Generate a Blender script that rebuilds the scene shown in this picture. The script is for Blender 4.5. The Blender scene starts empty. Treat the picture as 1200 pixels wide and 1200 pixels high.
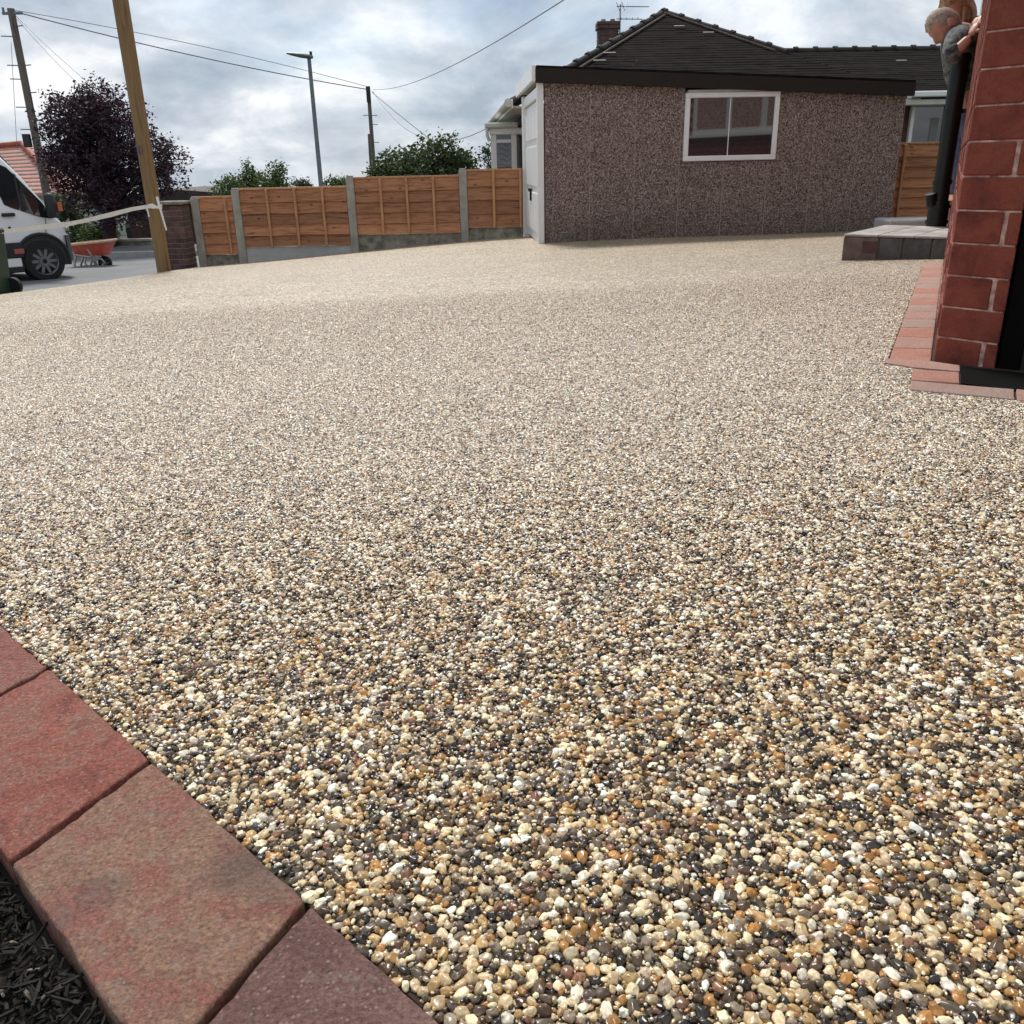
import bpy, bmesh, math, random
import numpy as np
from mathutils import Vector, Matrix, Quaternion, noise

random.seed(7)
rng = np.random.default_rng(11)
R = math.radians
SC = bpy.context.scene
COL = SC.collection

# ------------------------------------------------------------------ camera
F_PX, PITCH, ROLL = 1030.0, R(21.606), R(1.3)
fw = Vector((0, math.cos(PITCH), -math.sin(PITCH)))
up0 = Vector((0, math.sin(PITCH), math.cos(PITCH)))
ri0 = Vector((1, 0, 0))
ri = ri0 * math.cos(ROLL) - up0 * math.sin(ROLL) * -1 * -1
up = ri0 * math.sin(ROLL) + up0 * math.cos(ROLL)
cam_data = bpy.data.cameras.new('camera')
cam = bpy.data.objects.new('camera', cam_data)
COL.objects.link(cam)
cam.matrix_world = Matrix(((ri.x, up.x, -fw.x, 0), (ri.y, up.y, -fw.y, 0), (ri.z, up.z, -fw.z, 0), (0, 0, 0, 1)))
cam_data.sensor_fit = 'HORIZONTAL'
cam_data.sensor_width = 36
cam_data.lens = 36 * F_PX / 1200
cam_data.clip_start = 0.02
cam_data.clip_end = 6000
SC.camera = cam

# ------------------------------------------------------------------ sky, sun, exposure
SUN_BEARING, SUN_ELEV = R(-16), R(52)
world = bpy.data.worlds.new('World')
SC.world = world
world.use_nodes = True
wn, wl = world.node_tree.nodes, world.node_tree.links
wn.clear()


def N(nodes, t, **kw):
    n = nodes.new(t)
    for k, v in kw.items():
        if k.startswith('i_'):
            n.inputs[int(k[2:]) if k[2:].isdigit() else k[2:]].default_value = v
        else:
            setattr(n, k, v)
    return n


def ramp(nodes, stops, interp='LINEAR'):
    n = nodes.new('ShaderNodeValToRGB')
    cr = n.color_ramp
    cr.interpolation = interp
    while len(cr.elements) < len(stops):
        cr.elements.new(0.5)
    for e, (p, c) in zip(cr.elements, stops):
        e.position = p
        e.color = (c[0], c[1], c[2], 1) if isinstance(c, (tuple, list)) else (c, c, c, 1)
    return n


def S(r, g, b):
    f = lambda v: (v / 255 / 12.92) if v / 255 <= 0.04045 else ((v / 255 + 0.055) / 1.055) ** 2.4
    return (f(r), f(g), f(b))


sky = N(wn, 'ShaderNodeTexSky', sky_type='NISHITA', sun_disc=False, sun_elevation=SUN_ELEV, sun_rotation=SUN_BEARING)
sky.dust_density = 0.6
bg_sky = N(wn, 'ShaderNodeBackground', i_1=0.09)
tint = N(wn, 'ShaderNodeMix', data_type='RGBA', blend_type='MULTIPLY', i_0=1.0)
tint.inputs[7].default_value = (0.86, 0.98, 1.12, 1)
wl.new(sky.outputs[0], tint.inputs[6]); wl.new(tint.outputs[2], bg_sky.inputs[0])
tc = N(wn, 'ShaderNodeTexCoord')
sep = N(wn, 'ShaderNodeSeparateXYZ')
wl.new(tc.outputs['Generated'], sep.inputs[0])
zmax = N(wn, 'ShaderNodeMath', operation='MAXIMUM', i_1=0.0)
wl.new(sep.outputs[2], zmax.inputs[0])
zadd = N(wn, 'ShaderNodeMath', operation='ADD', i_1=0.42)
wl.new(zmax.outputs[0], zadd.inputs[0])
dx = N(wn, 'ShaderNodeMath', operation='DIVIDE')
dy = N(wn, 'ShaderNodeMath', operation='DIVIDE')
wl.new(sep.outputs[0], dx.inputs[0]); wl.new(zadd.outputs[0], dx.inputs[1])
wl.new(sep.outputs[1], dy.inputs[0]); wl.new(zadd.outputs[0], dy.inputs[1])
cmb = N(wn, 'ShaderNodeCombineXYZ')
wl.new(dx.outputs[0], cmb.inputs[0]); wl.new(dy.outputs[0], cmb.inputs[1])
n1 = N(wn, 'ShaderNodeTexNoise', i_Scale=1.25, i_Detail=6.0, i_Roughness=0.5, i_Distortion=0.15)
n2 = N(wn, 'ShaderNodeTexNoise', i_Scale=3.3, i_Detail=9.0, i_Roughness=0.57, i_Distortion=0.2)
mp2 = N(wn, 'ShaderNodeVectorMath', operation='ADD')
mp2.inputs[1].default_value = (4.1, 1.7, 3.0)
wl.new(cmb.outputs[0], n1.inputs[0]); wl.new(cmb.outputs[0], mp2.inputs[0]); wl.new(mp2.outputs[0], n2.inputs[0])
cloud_col = ramp(wn, [(0.33, S(158, 170, 185)), (0.44, S(182, 192, 204)), (0.54, S(207, 214, 222)), (0.65, S(243, 245, 247))])
wl.new(n2.outputs[0], cloud_col.inputs[0])
cover = ramp(wn, [(0.36, 0.60), (0.47, 0.90), (0.55, 1.0)])
wl.new(n1.outputs[0], cover.inputs[0])
bluegrey = N(wn, 'ShaderNodeBackground', i_1=1.0)
bg_cloud = N(wn, 'ShaderNodeBackground', i_1=0.90)
wl.new(cloud_col.outputs[0], bg_cloud.inputs[0])
mixw = N(wn, 'ShaderNodeMixShader')
wl.new(cover.outputs[0], mixw.inputs[0]); wl.new(bg_sky.outputs[0], mixw.inputs[1]); wl.new(bg_cloud.outputs[0], mixw.inputs[2])
wn.remove(bluegrey)
wout = N(wn, 'ShaderNodeOutputWorld')
wl.new(mixw.outputs[0], wout.inputs[0])

sun_d = bpy.data.lights.new('sun', 'SUN')
sun_d.energy = 2.9
sun_d.angle = R(14)
sun_d.color = (1.0, 0.95, 0.88)
sun = bpy.data.objects.new('sun', sun_d)
COL.objects.link(sun)
SUN_DIR = Vector((math.sin(SUN_BEARING) * math.cos(SUN_ELEV), math.cos(SUN_BEARING) * math.cos(SUN_ELEV), math.sin(SUN_ELEV)))
sun.rotation_euler = SUN_DIR.to_track_quat('Z', 'Y').to_euler()
SC.view_settings.view_transform = 'Standard'
SC.view_settings.look = 'None'
SC.view_settings.exposure = 0.33
SC.view_settings.gamma = 1.0
SC.view_settings.use_curve_mapping = False

# ------------------------------------------------------------------ measuring helpers (camera stands at the origin)
GP = [[1.069, 2.2], [0.529, 12.3], [5.423, 12.9], [0.274, 14.5], [-2.465, 14.5], [-4.914, 14.5], [-0.3, 0.6], [0.0, 0.35], [0.6, 0.6], [-4.836, 8.6], [-4.976, 13.2], [-5.12, 11.0]]
GW = [0.0636, -0.0568, -0.1024, 0.1965, -0.0456, -0.2331, 0.1237, -0.0071, -0.1705, 0.0809, 0.305, -0.2061]


def zg(x, y):
    """height of the sloping drive"""
    z = -0.41729 + 0.03208 * x - 0.05233 * y + 0.00057 * x * y
    for (px_, py_), w in zip(GP, GW):
        z = z + w * np.exp(-((x - px_) ** 2 + (y - py_) ** 2) / 18.0)
    return z


def zf(x, y):
    return float(zg(x, y))


def ray(u, v):
    return fw + ri * ((u - 600) / F_PX) + up * ((600 - v) / F_PX)


def px(u, v, Y):
    r = ray(u, v)
    return r * (Y / r.y)


def pz(u, v, z):
    r = ray(u, v)
    return r * (z / r.z)


def gr(u, v):
    r = ray(u, v)
    ts = np.geomspace(0.2, 60, 2500)
    d = r.z * ts - zg(r.x * ts, r.y * ts)
    return r * float(ts[int(np.argmax(d < 0))])


def hit(u, v, o, ax):
    """ray against the vertical plane through o along ax: distance along ax, height above o"""
    nrm = Vector((-ax.y, ax.x, 0))
    r = ray(u, v)
    p = r * (o.dot(nrm) / r.dot(nrm)) - o
    return p.dot(ax), p.z


# ------------------------------------------------------------------ materials
def material(name):
    m = bpy.data.materials.new(name)
    m.use_nodes = True
    nt = m.node_tree
    b = nt.nodes['Principled BSDF']
    return m, nt.nodes, nt.links, b


def mat(name, col, rough=0.6, var=0.15, scale=8.0, bump=0.0, bscale=60.0, spec=0.5, metal=0.0, stretch=None, rand=0.0, col2=None, detail=5.0, bdist=0.004):
    """base colour varied by noise (and per object), with fine relief"""
    m, n, l, b = material(name)
    b.inputs['Roughness'].default_value = rough
    b.inputs['Metallic'].default_value = metal
    b.inputs['Specular IOR Level'].default_value = spec
    tcn = N(n, 'ShaderNodeTexCoord')
    vec = tcn.outputs['Object']
    if stretch:
        mp = N(n, 'ShaderNodeMapping')
        mp.inputs['Scale'].default_value = stretch
        l.new(vec, mp.inputs[0]); vec = mp.outputs[0]
    if rand > 0 or True:
        oi = N(n, 'ShaderNodeObjectInfo')
        mul = N(n, 'ShaderNodeMath', operation='MULTIPLY', i_1=37.0)
        l.new(oi.outputs['Random'], mul.inputs[0])
        ad = N(n, 'ShaderNodeVectorMath', operation='ADD')
        l.new(vec, ad.inputs[0]); l.new(mul.outputs[0], ad.inputs[1])
        vec = ad.outputs[0]
    nz = N(n, 'ShaderNodeTexNoise', i_Scale=scale, i_Detail=detail, i_Roughness=0.6)
    l.new(vec, nz.inputs[0])
    c2 = col2 or tuple(max(0, c * (1 - var)) for c in col)
    c1 = tuple(min(1, c * (1 + var)) for c in col)
    rp = ramp(n, [(0.32, c2), (0.68, c1)])
    l.new(nz.outputs[0], rp.inputs[0])
    out = rp.outputs[0]
    if rand > 0:
        mr = N(n, 'ShaderNodeMapRange')
        mr.inputs[3].default_value = 1 - rand; mr.inputs[4].default_value = 1 + rand
        l.new(oi.outputs['Random'], mr.inputs[0])
        hs = N(n, 'ShaderNodeHueSaturation')
        l.new(mr.outputs[0], hs.inputs['Value']); l.new(out, hs.inputs['Color'])
        out = hs.outputs[0]
    l.new(out, b.inputs['Base Color'])
    if bump > 0:
        nb = N(n, 'ShaderNodeTexNoise', i_Scale=bscale, i_Detail=6.0, i_Roughness=0.65)
        l.new(vec, nb.inputs[0])
        bp = N(n, 'ShaderNodeBump', i_Strength=bump, i_Distance=bdist)
        l.new(nb.outputs[0], bp.inputs['Height']); l.new(bp.outputs[0], b.inputs['Normal'])
    return m


def mat_attr(name, attr='col', rough=0.6, spec=0.5, instancer=False, var=0.25, coat=0.0, trans=0.0, nscale=120.0):
    """colour of its own stored per piece"""
    m, n, l, b = material(name)
    a = N(n, 'ShaderNodeAttribute', attribute_name=attr)
    if instancer:
        a.attribute_type = 'INSTANCER'
    tcn = N(n, 'ShaderNodeTexCoord')
    nz = N(n, 'ShaderNodeTexNoise', i_Scale=nscale, i_Detail=3.0)
    l.new(tcn.outputs['Object'], nz.inputs[0])
    mr = N(n, 'ShaderNodeMapRange')
    mr.inputs[1].default_value = 0.3; mr.inputs[2].default_value = 0.7
    mr.inputs[3].default_value = 1 - var; mr.inputs[4].default_value = 1 + var
    l.new(nz.outputs[0], mr.inputs[0])
    hs = N(n, 'ShaderNodeHueSaturation')
    l.new(a.outputs['Color'], hs.inputs['Color']); l.new(mr.outputs[0], hs.inputs['Value'])
    l.new(hs.outputs[0], b.inputs['Base Color'])
    b.inputs['Roughness'].default_value = rough
    b.inputs['Specular IOR Level'].default_value = spec
    b.inputs['Coat Weight'].default_value = coat
    b.inputs['Coat Roughness'].default_value = 0.15
    if trans > 0:
        tr = N(n, 'ShaderNodeBsdfTranslucent')
        l.new(hs.outputs[0], tr.inputs[0])
        mx = N(n, 'ShaderNodeMixShader', i_0=trans)
        l.new(b.outputs[0], mx.inputs[1]); l.new(tr.outputs[0], mx.inputs[2])
        l.new(mx.outputs[0], n['Material Output'].inputs[0])
    return m


PALETTE = [((0.84, 0.71, 0.54), 29), ((0.68, 0.53, 0.37), 20), ((0.52, 0.36, 0.20), 12), ((0.46, 0.25, 0.11), 6), ((0.38, 0.31, 0.25), 11),
           ((0.17, 0.126, 0.092), 9), ((0.040, 0.030, 0.022), 8), ((0.14, 0.084, 0.050), 9), ((0.30, 0.165, 0.12), 5), ((0.90, 0.82, 0.70), 16)]
NEAR_SHADE_MIX = [((0.80, 0.64, 0.40), 19), ((0.58, 0.43, 0.24), 17), ((0.46, 0.29, 0.12), 15), ((0.40, 0.19, 0.05), 8), ((0.26, 0.20, 0.135), 12),
              ((0.105, 0.076, 0.050), 14), ((0.028, 0.021, 0.015), 15), ((0.095, 0.055, 0.027), 14), ((0.24, 0.115, 0.065), 5), ((0.90, 0.80, 0.63), 11)]
FAR_MIX = [((0.80, 0.67, 0.45), 25), ((0.60, 0.47, 0.29), 19), ((0.46, 0.31, 0.145), 12), ((0.40, 0.21, 0.07), 5), ((0.29, 0.24, 0.18), 11),
           ((0.13, 0.10, 0.074), 10), ((0.036, 0.030, 0.024), 11), ((0.12, 0.076, 0.043), 10), ((0.23, 0.125, 0.08), 4), ((0.88, 0.79, 0.64), 13)]


def mat_pebble_sheet():
    m, n, l, b = material('resin_bound_gravel')
    tcn = N(n, 'ShaderNodeTexCoord')
    vo = N(n, 'ShaderNodeTexVoronoi', i_Scale=88.0)
    l.new(tcn.outputs['Object'], vo.inputs['Vector'])
    sp = N(n, 'ShaderNodeSeparateColor')
    l.new(vo.outputs['Color'], sp.inputs[0])
    acc, st, tot = 0.0, [], sum(w for _, w in FAR_MIX)
    for c, w in FAR_MIX:
        st.append((acc / tot, c)); acc += w
    rp = ramp(n, st, 'CONSTANT')
    l.new(sp.outputs[0], rp.inputs[0])
    nz = N(n, 'ShaderNodeTexNoise', i_Scale=1.3, i_Detail=6.0, i_Roughness=0.7)
    l.new(tcn.outputs['Object'], nz.inputs[0])
    mr = N(n, 'ShaderNodeMapRange')
    mr.inputs[1].default_value = 0.3; mr.inputs[2].default_value = 0.7
    mr.inputs[3].default_value = 0.80; mr.inputs[4].default_value = 1.06
    n3 = N(n, 'ShaderNodeTexNoise', i_Scale=24.0, i_Detail=4.0, i_Roughness=0.8)      # handfuls of darker and paler stones
    l.new(tcn.outputs['Object'], n3.inputs[0])
    m3 = N(n, 'ShaderNodeMapRange')
    m3.inputs[1].default_value = 0.3; m3.inputs[2].default_value = 0.7
    m3.inputs[3].default_value = 0.60; m3.inputs[4].default_value = 1.36
    l.new(n3.outputs[0], m3.inputs[0])
    h3 = N(n, 'ShaderNodeHueSaturation')
    l.new(m3.outputs[0], h3.inputs['Value'])
    l.new(nz.outputs[0], mr.inputs[0])
    hs = N(n, 'ShaderNodeHueSaturation')
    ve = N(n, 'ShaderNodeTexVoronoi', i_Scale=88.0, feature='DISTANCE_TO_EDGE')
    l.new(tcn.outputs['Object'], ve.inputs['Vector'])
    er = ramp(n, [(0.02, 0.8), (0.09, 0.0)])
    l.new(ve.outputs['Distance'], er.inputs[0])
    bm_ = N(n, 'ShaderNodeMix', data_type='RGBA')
    bm_.inputs[7].default_value = (0.050, 0.038, 0.026, 1)          # brown binder, its dark edges painting the shade between stones
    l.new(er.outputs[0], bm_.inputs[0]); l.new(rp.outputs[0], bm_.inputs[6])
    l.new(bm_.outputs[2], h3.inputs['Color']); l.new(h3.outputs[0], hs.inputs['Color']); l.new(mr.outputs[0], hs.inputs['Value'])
    l.new(hs.outputs[0], b.inputs['Base Color'])
    b.inputs['Roughness'].default_value = 0.45
    inv = N(n, 'ShaderNodeMath', operation='SUBTRACT', i_0=1.0)
    l.new(vo.outputs['Distance'], inv.inputs[1])
    bp = N(n, 'ShaderNodeBump', i_Strength=0.8, i_Distance=0.006)
    l.new(inv.outputs[0], bp.inputs['Height']); l.new(bp.outputs[0], b.inputs['Normal'])
    return m


def mat_aggregate():
    """exposed purple-brown aggregate of a concrete garage panel"""
    m, n, l, b = material('exposed_aggregate')
    tcn = N(n, 'ShaderNodeTexCoord')
    vo = N(n, 'ShaderNodeTexVoronoi', i_Scale=92.0)
    l.new(tcn.outputs['Object'], vo.inputs['Vector'])
    sp = N(n, 'ShaderNodeSeparateColor')
    l.new(vo.outputs['Color'], sp.inputs[0])
    rp = ramp(n, [(0.0, (0.080, 0.054, 0.048)), (0.20, (0.235, 0.162, 0.143)), (0.46, (0.36, 0.255, 0.222)), (0.70, (0.49, 0.375, 0.335)), (0.90, (0.68, 0.57, 0.52))], 'CONSTANT')
    l.new(sp.outputs[0], rp.inputs[0])
    nz = N(n, 'ShaderNodeTexNoise', i_Scale=2.4, i_Detail=5.0)
    l.new(tcn.outputs['Object'], nz.inputs[0])
    sz = N(n, 'ShaderNodeSeparateXYZ')
    l.new(tcn.outputs['Object'], sz.inputs[0])
    mr = N(n, 'ShaderNodeMapRange')            # algae and splash dirt along the foot of the wall
    mr.inputs[1].default_value = 0.05; mr.inputs[2].default_value = 0.42
    mr.inputs[3].default_value = 0.75; mr.inputs[4].default_value = 0.0
    l.new(sz.outputs[2], mr.inputs[0])
    ml = N(n, 'ShaderNodeMath', operation='MULTIPLY')
    l.new(mr.outputs[0], ml.inputs[0]); l.new(nz.outputs[0], ml.inputs[1])
    mx = N(n, 'ShaderNodeMix', data_type='RGBA')
    l.new(ml.outputs[0], mx.inputs[0]); l.new(rp.outputs[0], mx.inputs[6])
    mx.inputs[7].default_value = (0.09, 0.085, 0.05, 1)
    l.new(mx.outputs[2], b.inputs['Base Color'])
    b.inputs['Roughness'].default_value = 0.8
    inv = N(n, 'ShaderNodeMath', operation='SUBTRACT', i_0=1.0)
    l.new(vo.outputs['Distance'], inv.inputs[1])
    bp = N(n, 'ShaderNodeBump', i_Strength=1.0, i_Distance=0.02)
    l.new(inv.outputs[0], bp.inputs['Height']); l.new(bp.outputs[0], b.inputs['Normal'])
    return m


def mat_paver(name, cols, scale=14.0, seed=0.0, blot=None, grain=(0.32, 1.8), scuff=(0.55, 0.70, 0.6), sand=0.6, bump=1.0):
    """tumbled concrete block: mottled pigments, sandy grain, pits"""
    m, n, l, b = material(name)
    tcn = N(n, 'ShaderNodeTexCoord')
    ad = N(n, 'ShaderNodeVectorMath', operation='ADD')
    oi = N(n, 'ShaderNodeObjectInfo')
    om = N(n, 'ShaderNodeMath', operation='MULTIPLY_ADD', i_1=31.0, i_2=seed)
    l.new(oi.outputs['Random'], om.inputs[0])
    l.new(om.outputs[0], ad.inputs[1])
    l.new(tcn.outputs['Object'], ad.inputs[0])
    nz = N(n, 'ShaderNodeTexNoise', i_Scale=scale, i_Detail=7.0, i_Roughness=0.62, i_Distortion=0.4)
    l.new(ad.outputs[0], nz.inputs[0])
    k = len(cols)
    rp = ramp(n, [(0.32 + 0.36 * i / max(1, k - 1), c) for i, c in enumerate(cols)])
    l.new(nz.outputs[0], rp.inputs[0])
    gn = N(n, 'ShaderNodeTexNoise', i_Scale=300.0, i_Detail=4.0, i_Roughness=0.75)
    l.new(tcn.outputs['Object'], gn.inputs[0])
    mr = N(n, 'ShaderNodeMapRange')
    mr.inputs[1].default_value = 0.25; mr.inputs[2].default_value = 0.75
    mr.inputs[3].default_value = grain[0]; mr.inputs[4].default_value = grain[1]
    l.new(gn.outputs[0], mr.inputs[0])
    hs = N(n, 'ShaderNodeHueSaturation')
    l.new(rp.outputs[0], hs.inputs['Color']); l.new(mr.outputs[0], hs.inputs['Value'])
    out = hs.outputs[0]
    # pale scuffs and lime specks
    sc = N(n, 'ShaderNodeTexNoise', i_Scale=60.0, i_Detail=5.0, i_Roughness=0.75)
    l.new(ad.outputs[0], sc.inputs[0])
    sr = ramp(n, [(scuff[0], 0.0), (scuff[1], scuff[2])])
    l.new(sc.outputs[0], sr.inputs[0])
    mx = N(n, 'ShaderNodeMix', data_type='RGBA')
    l.new(sr.outputs[0], mx.inputs[0]); l.new(out, mx.inputs[6])
    mx.inputs[7].default_value = (0.45, 0.36, 0.30, 1)
    out = mx.outputs[2]
    sv = N(n, 'ShaderNodeTexVoronoi', i_Scale=330.0)               # sand grains on the face
    l.new(tcn.outputs['Object'], sv.inputs['Vector'])
    sc2 = N(n, 'ShaderNodeSeparateColor')
    l.new(sv.outputs['Color'], sc2.inputs[0])
    g1 = N(n, 'ShaderNodeMath', operation='GREATER_THAN', i_1=0.86)
    l.new(sc2.outputs[0], g1.inputs[0])
    g2 = N(n, 'ShaderNodeMath', operation='LESS_THAN', i_1=0.38)
    l.new(sv.outputs['Distance'], g2.inputs[0])
    g3 = N(n, 'ShaderNodeMath', operation='MULTIPLY')
    l.new(g1.outputs[0], g3.inputs[0]); l.new(g2.outputs[0], g3.inputs[1])
    g4 = N(n, 'ShaderNodeMath', operation='MULTIPLY', i_1=sand)
    l.new(g3.outputs[0], g4.inputs[0])
    m5 = N(n, 'ShaderNodeMix', data_type='RGBA')
    l.new(g4.outputs[0], m5.inputs[0]); l.new(out, m5.inputs[6])
    m5.inputs[7].default_value = (0.55, 0.42, 0.34, 1)
    out = m5.outputs[2]
    if blot:
        vb = N(n, 'ShaderNodeTexNoise', i_Scale=9.0, i_Detail=4.0)
        a2 = N(n, 'ShaderNodeVectorMath', operation='ADD')
        a2.inputs[1].default_value = (seed + 3.3, 1.1, 0)
        l.new(tcn.outputs['Object'], a2.inputs[0]); l.new(a2.outputs[0], vb.inputs[0])
        br = ramp(n, [(0.60, 0.0), (0.74, 0.5)])
        l.new(vb.outputs[0], br.inputs[0])
        m2 = N(n, 'ShaderNodeMix', data_type='RGBA')
        l.new(br.outputs[0], m2.inputs[0]); l.new(out, m2.inputs[6])
        m2.inputs[7].default_value = (*blot, 1)
        out = m2.outputs[2]
    l.new(out, b.inputs['Base Color'])
    b.inputs['Roughness'].default_value = 0.85
    b1 = N(n, 'ShaderNodeTexNoise', i_Scale=190.0, i_Detail=7.0, i_Roughness=0.78)
    l.new(tcn.outputs['Object'], b1.inputs[0])
    bp = N(n, 'ShaderNodeBump', i_Strength=bump, i_Distance=0.009)
    l.new(b1.outputs[0], bp.inputs['Height'])
    l.new(bp.outputs[0], b.inputs['Normal'])
    return m


def mat_glass(name, tint=(0.02, 0.025, 0.03), rough=0.03, spec=0.9):
    m, n, l, b = material(name)
    b.inputs['Base Color'].default_value = (*tint, 1)
    b.inputs['Roughness'].default_value = rough
    b.inputs['Specular IOR Level'].default_value = spec
    b.inputs['IOR'].default_value = 1.6
    return m


def mat_wood(name, col, dark, rand=0.18, stretch=(3.0, 40.0, 40.0)):
    m, n, l, b = material(name)
    tcn = N(n, 'ShaderNodeTexCoord')
    oi = N(n, 'ShaderNodeObjectInfo')
    mul = N(n, 'ShaderNodeMath', operation='MULTIPLY', i_1=53.0)
    l.new(oi.outputs['Random'], mul.inputs[0])
    ad = N(n, 'ShaderNodeVectorMath', operation='ADD')
    l.new(tcn.outputs['Object'], ad.inputs[0]); l.new(mul.outputs[0], ad.inputs[1])
    mp = N(n, 'ShaderNodeMapping')
    mp.inputs['Scale'].default_value = stretch
    l.new(ad.outputs[0], mp.inputs[0])
    nz = N(n, 'ShaderNodeTexNoise', i_Scale=1.0, i_Detail=6.0, i_Roughness=0.6, i_Distortion=0.8)
    l.new(mp.outputs[0], nz.inputs[0])
    rp = ramp(n, [(0.30, dark), (0.50, col), (0.72, tuple(min(1, c * 1.25) for c in col))])
    l.new(nz.outputs[0], rp.inputs[0])
    kn = N(n, 'ShaderNodeTexVoronoi', i_Scale=1.0)
    mp2 = N(n, 'ShaderNodeMapping')
    mp2.inputs['Scale'].default_value = tuple(s * f for s, f in zip((stretch[0], stretch[1], stretch[2]), (1.3, 0.22, 0.22)))
    l.new(ad.outputs[0], mp2.inputs[0]); l.new(mp2.outputs[0], kn.inputs['Vector'])
    kr = ramp(n, [(0.05, 0.9), (0.16, 0.0)])
    l.new(kn.outputs['Distance'], kr.inputs[0])
    mx = N(n, 'ShaderNodeMix', data_type='RGBA')
    l.new(kr.outputs[0], mx.inputs[0]); l.new(rp.outputs[0], mx.inputs[6])
    mx.inputs[7].default_value = (dark[0] * 0.5, dark[1] * 0.45, dark[2] * 0.4, 1)
    mr = N(n, 'ShaderNodeMapRange')
    mr.inputs[3].default_value = 1 - rand; mr.inputs[4].default_value = 1 + rand
    l.new(oi.outputs['Random'], mr.inputs[0])
    hs = N(n, 'ShaderNodeHueSaturation')
    l.new(mr.outputs[0], hs.inputs['Value']); l.new(mx.outputs[2], hs.inputs['Color'])
    l.new(hs.outputs[0], b.inputs['Base Color'])
    b.inputs['Roughness'].default_value = 0.75
    bp = N(n, 'ShaderNodeBump', i_Strength=0.4, i_Distance=0.004)
    l.new(nz.outputs[0], bp.inputs['Height']); l.new(bp.outputs[0], b.inputs['Normal'])
    return m


M = {}
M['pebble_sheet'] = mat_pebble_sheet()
M['pebble'] = mat_attr('pebble', 'col', 0.34, 0.5, True, 0.28, 0.25, nscale=1.4)
M['aggregate'] = mat_aggregate()
M['black_matt'] = mat('black_matt_paint', (0.004, 0.004, 0.004), 0.9, 0.2, 6, 0.15, 40, spec=0.06)
M['resin'] = mat('gap_shade_binder', (0.040, 0.029, 0.019), 0.8, 0.4, 60, spec=0.2)  # binder brown, kept dark to stand for shade between the stones
M['paver_red'] = mat_paver('paver_red', [(0.30, 0.090, 0.066), (0.42, 0.135, 0.095), (0.40, 0.18, 0.13), (0.34, 0.11, 0.082)], 18, 1.0)
M['paver_dusk'] = mat_paver('paver_dusk', [(0.34, 0.11, 0.09), (0.39, 0.15, 0.115), (0.38, 0.20, 0.145)], 14, 5.0)
M['paver_buff'] = mat_paver('paver_buff', [(0.44, 0.16, 0.115), (0.40, 0.185, 0.13), (0.43, 0.25, 0.165), (0.38, 0.20, 0.14), (0.43, 0.165, 0.12), (0.33, 0.18, 0.14)], 19, 2.2, (0.085, 0.075, 0.075))
M['paver_purple'] = mat_paver('paver_purple', [(0.21, 0.105, 0.092), (0.27, 0.14, 0.118), (0.35, 0.195, 0.165)], 16, 3.4)
M['border'] = [mat_paver('border_red', [(0.48, 0.20, 0.145), (0.55, 0.27, 0.20)], 10, 7.0), mat_paver('border_pink', [(0.50, 0.26, 0.20), (0.50, 0.32, 0.26)], 10, 8.0),
               mat_paver('border_pale', [(0.47, 0.28, 0.225), (0.46, 0.35, 0.30)], 10, 9.0)]
M['brick_red'] = mat_paver('painted_red_brick', [(0.12, 0.021, 0.014), (0.20, 0.040, 0.023), (0.25, 0.058, 0.032), (0.16, 0.030, 0.019)], 10, 4.0, (0.075, 0.020, 0.014), grain=(0.72, 1.3), scuff=(0.64, 0.80, 0.35), sand=0.0, bump=0.55)
M['mortar'] = mat('smeared_mortar', (0.60, 0.42, 0.36), 0.9, 0.30, 34, 0.9, 90, col2=(0.22, 0.08, 0.065))
M['brick_dark'] = mat('weathered_brick', (0.105, 0.055, 0.048), 0.8, 0.4, 7, 0.6, 60, rand=0.4)
M['mortar_grey'] = mat('old_mortar', (0.26, 0.22, 0.19), 0.9, 0.3, 18, 0.6, 80)
M['black_paint'] = mat('black_gloss_paint', (0.004, 0.004, 0.0045), 0.6, 0.2, 6, 0.15, 40, spec=0.2)
M['black_plastic'] = mat('black_pvc', (0.006, 0.006, 0.007), 0.38, 0.2, 5, spec=0.35)
M['white'] = mat('white_upvc', (0.86, 0.86, 0.85), 0.35, 0.04, 5)
M['offwhite'] = mat('off_white_paint', (0.62, 0.61, 0.58), 0.5, 0.1, 6)
M['door_white'] = mat('white_painted_door', (0.86, 0.87, 0.87), 0.4, 0.04, 4)
M['dark_brown'] = mat('dark_brown_fascia', (0.013, 0.007, 0.004), 0.75, 0.25, 5)
M['seam'] = mat('panel_joint_sealant', (0.47, 0.38, 0.33), 0.85, 0.3, 20)
M['glass'] = mat_glass('window_glass')
M['glass_dark'] = mat_glass('vehicle_glass', (0.012, 0.016, 0.018), 0.04)
M['curtain'] = mat('net_curtain', (0.20, 0.20, 0.185), 0.8, 0.15, 20)
M['slate'] = mat('dark_roof_tile', (0.015, 0.0115, 0.011), 0.95, 0.5, 3.5, 0.5, 30, spec=0.05, rand=0.1, stretch=(1, 1, 5))
M['slate_light'] = mat('lichened_tile', (0.30, 0.28, 0.26), 0.7, 0.2, 9)
M['ridge'] = mat('ridge_tile', (0.035, 0.029, 0.028), 0.85, 0.3, 8, 0.4, 40, rand=0.3)
M['verge'] = mat('mortar_bedding', (0.16, 0.12, 0.095), 0.9, 0.35, 12)
M['board'] = mat_wood('orange_treated_board', (0.39, 0.175, 0.082), (0.16, 0.060, 0.026), 0.30)
M['batten'] = mat_wood('orange_batten', (0.48, 0.25, 0.12), (0.33, 0.15, 0.065), 0.12, (30, 30, 4))
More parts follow.
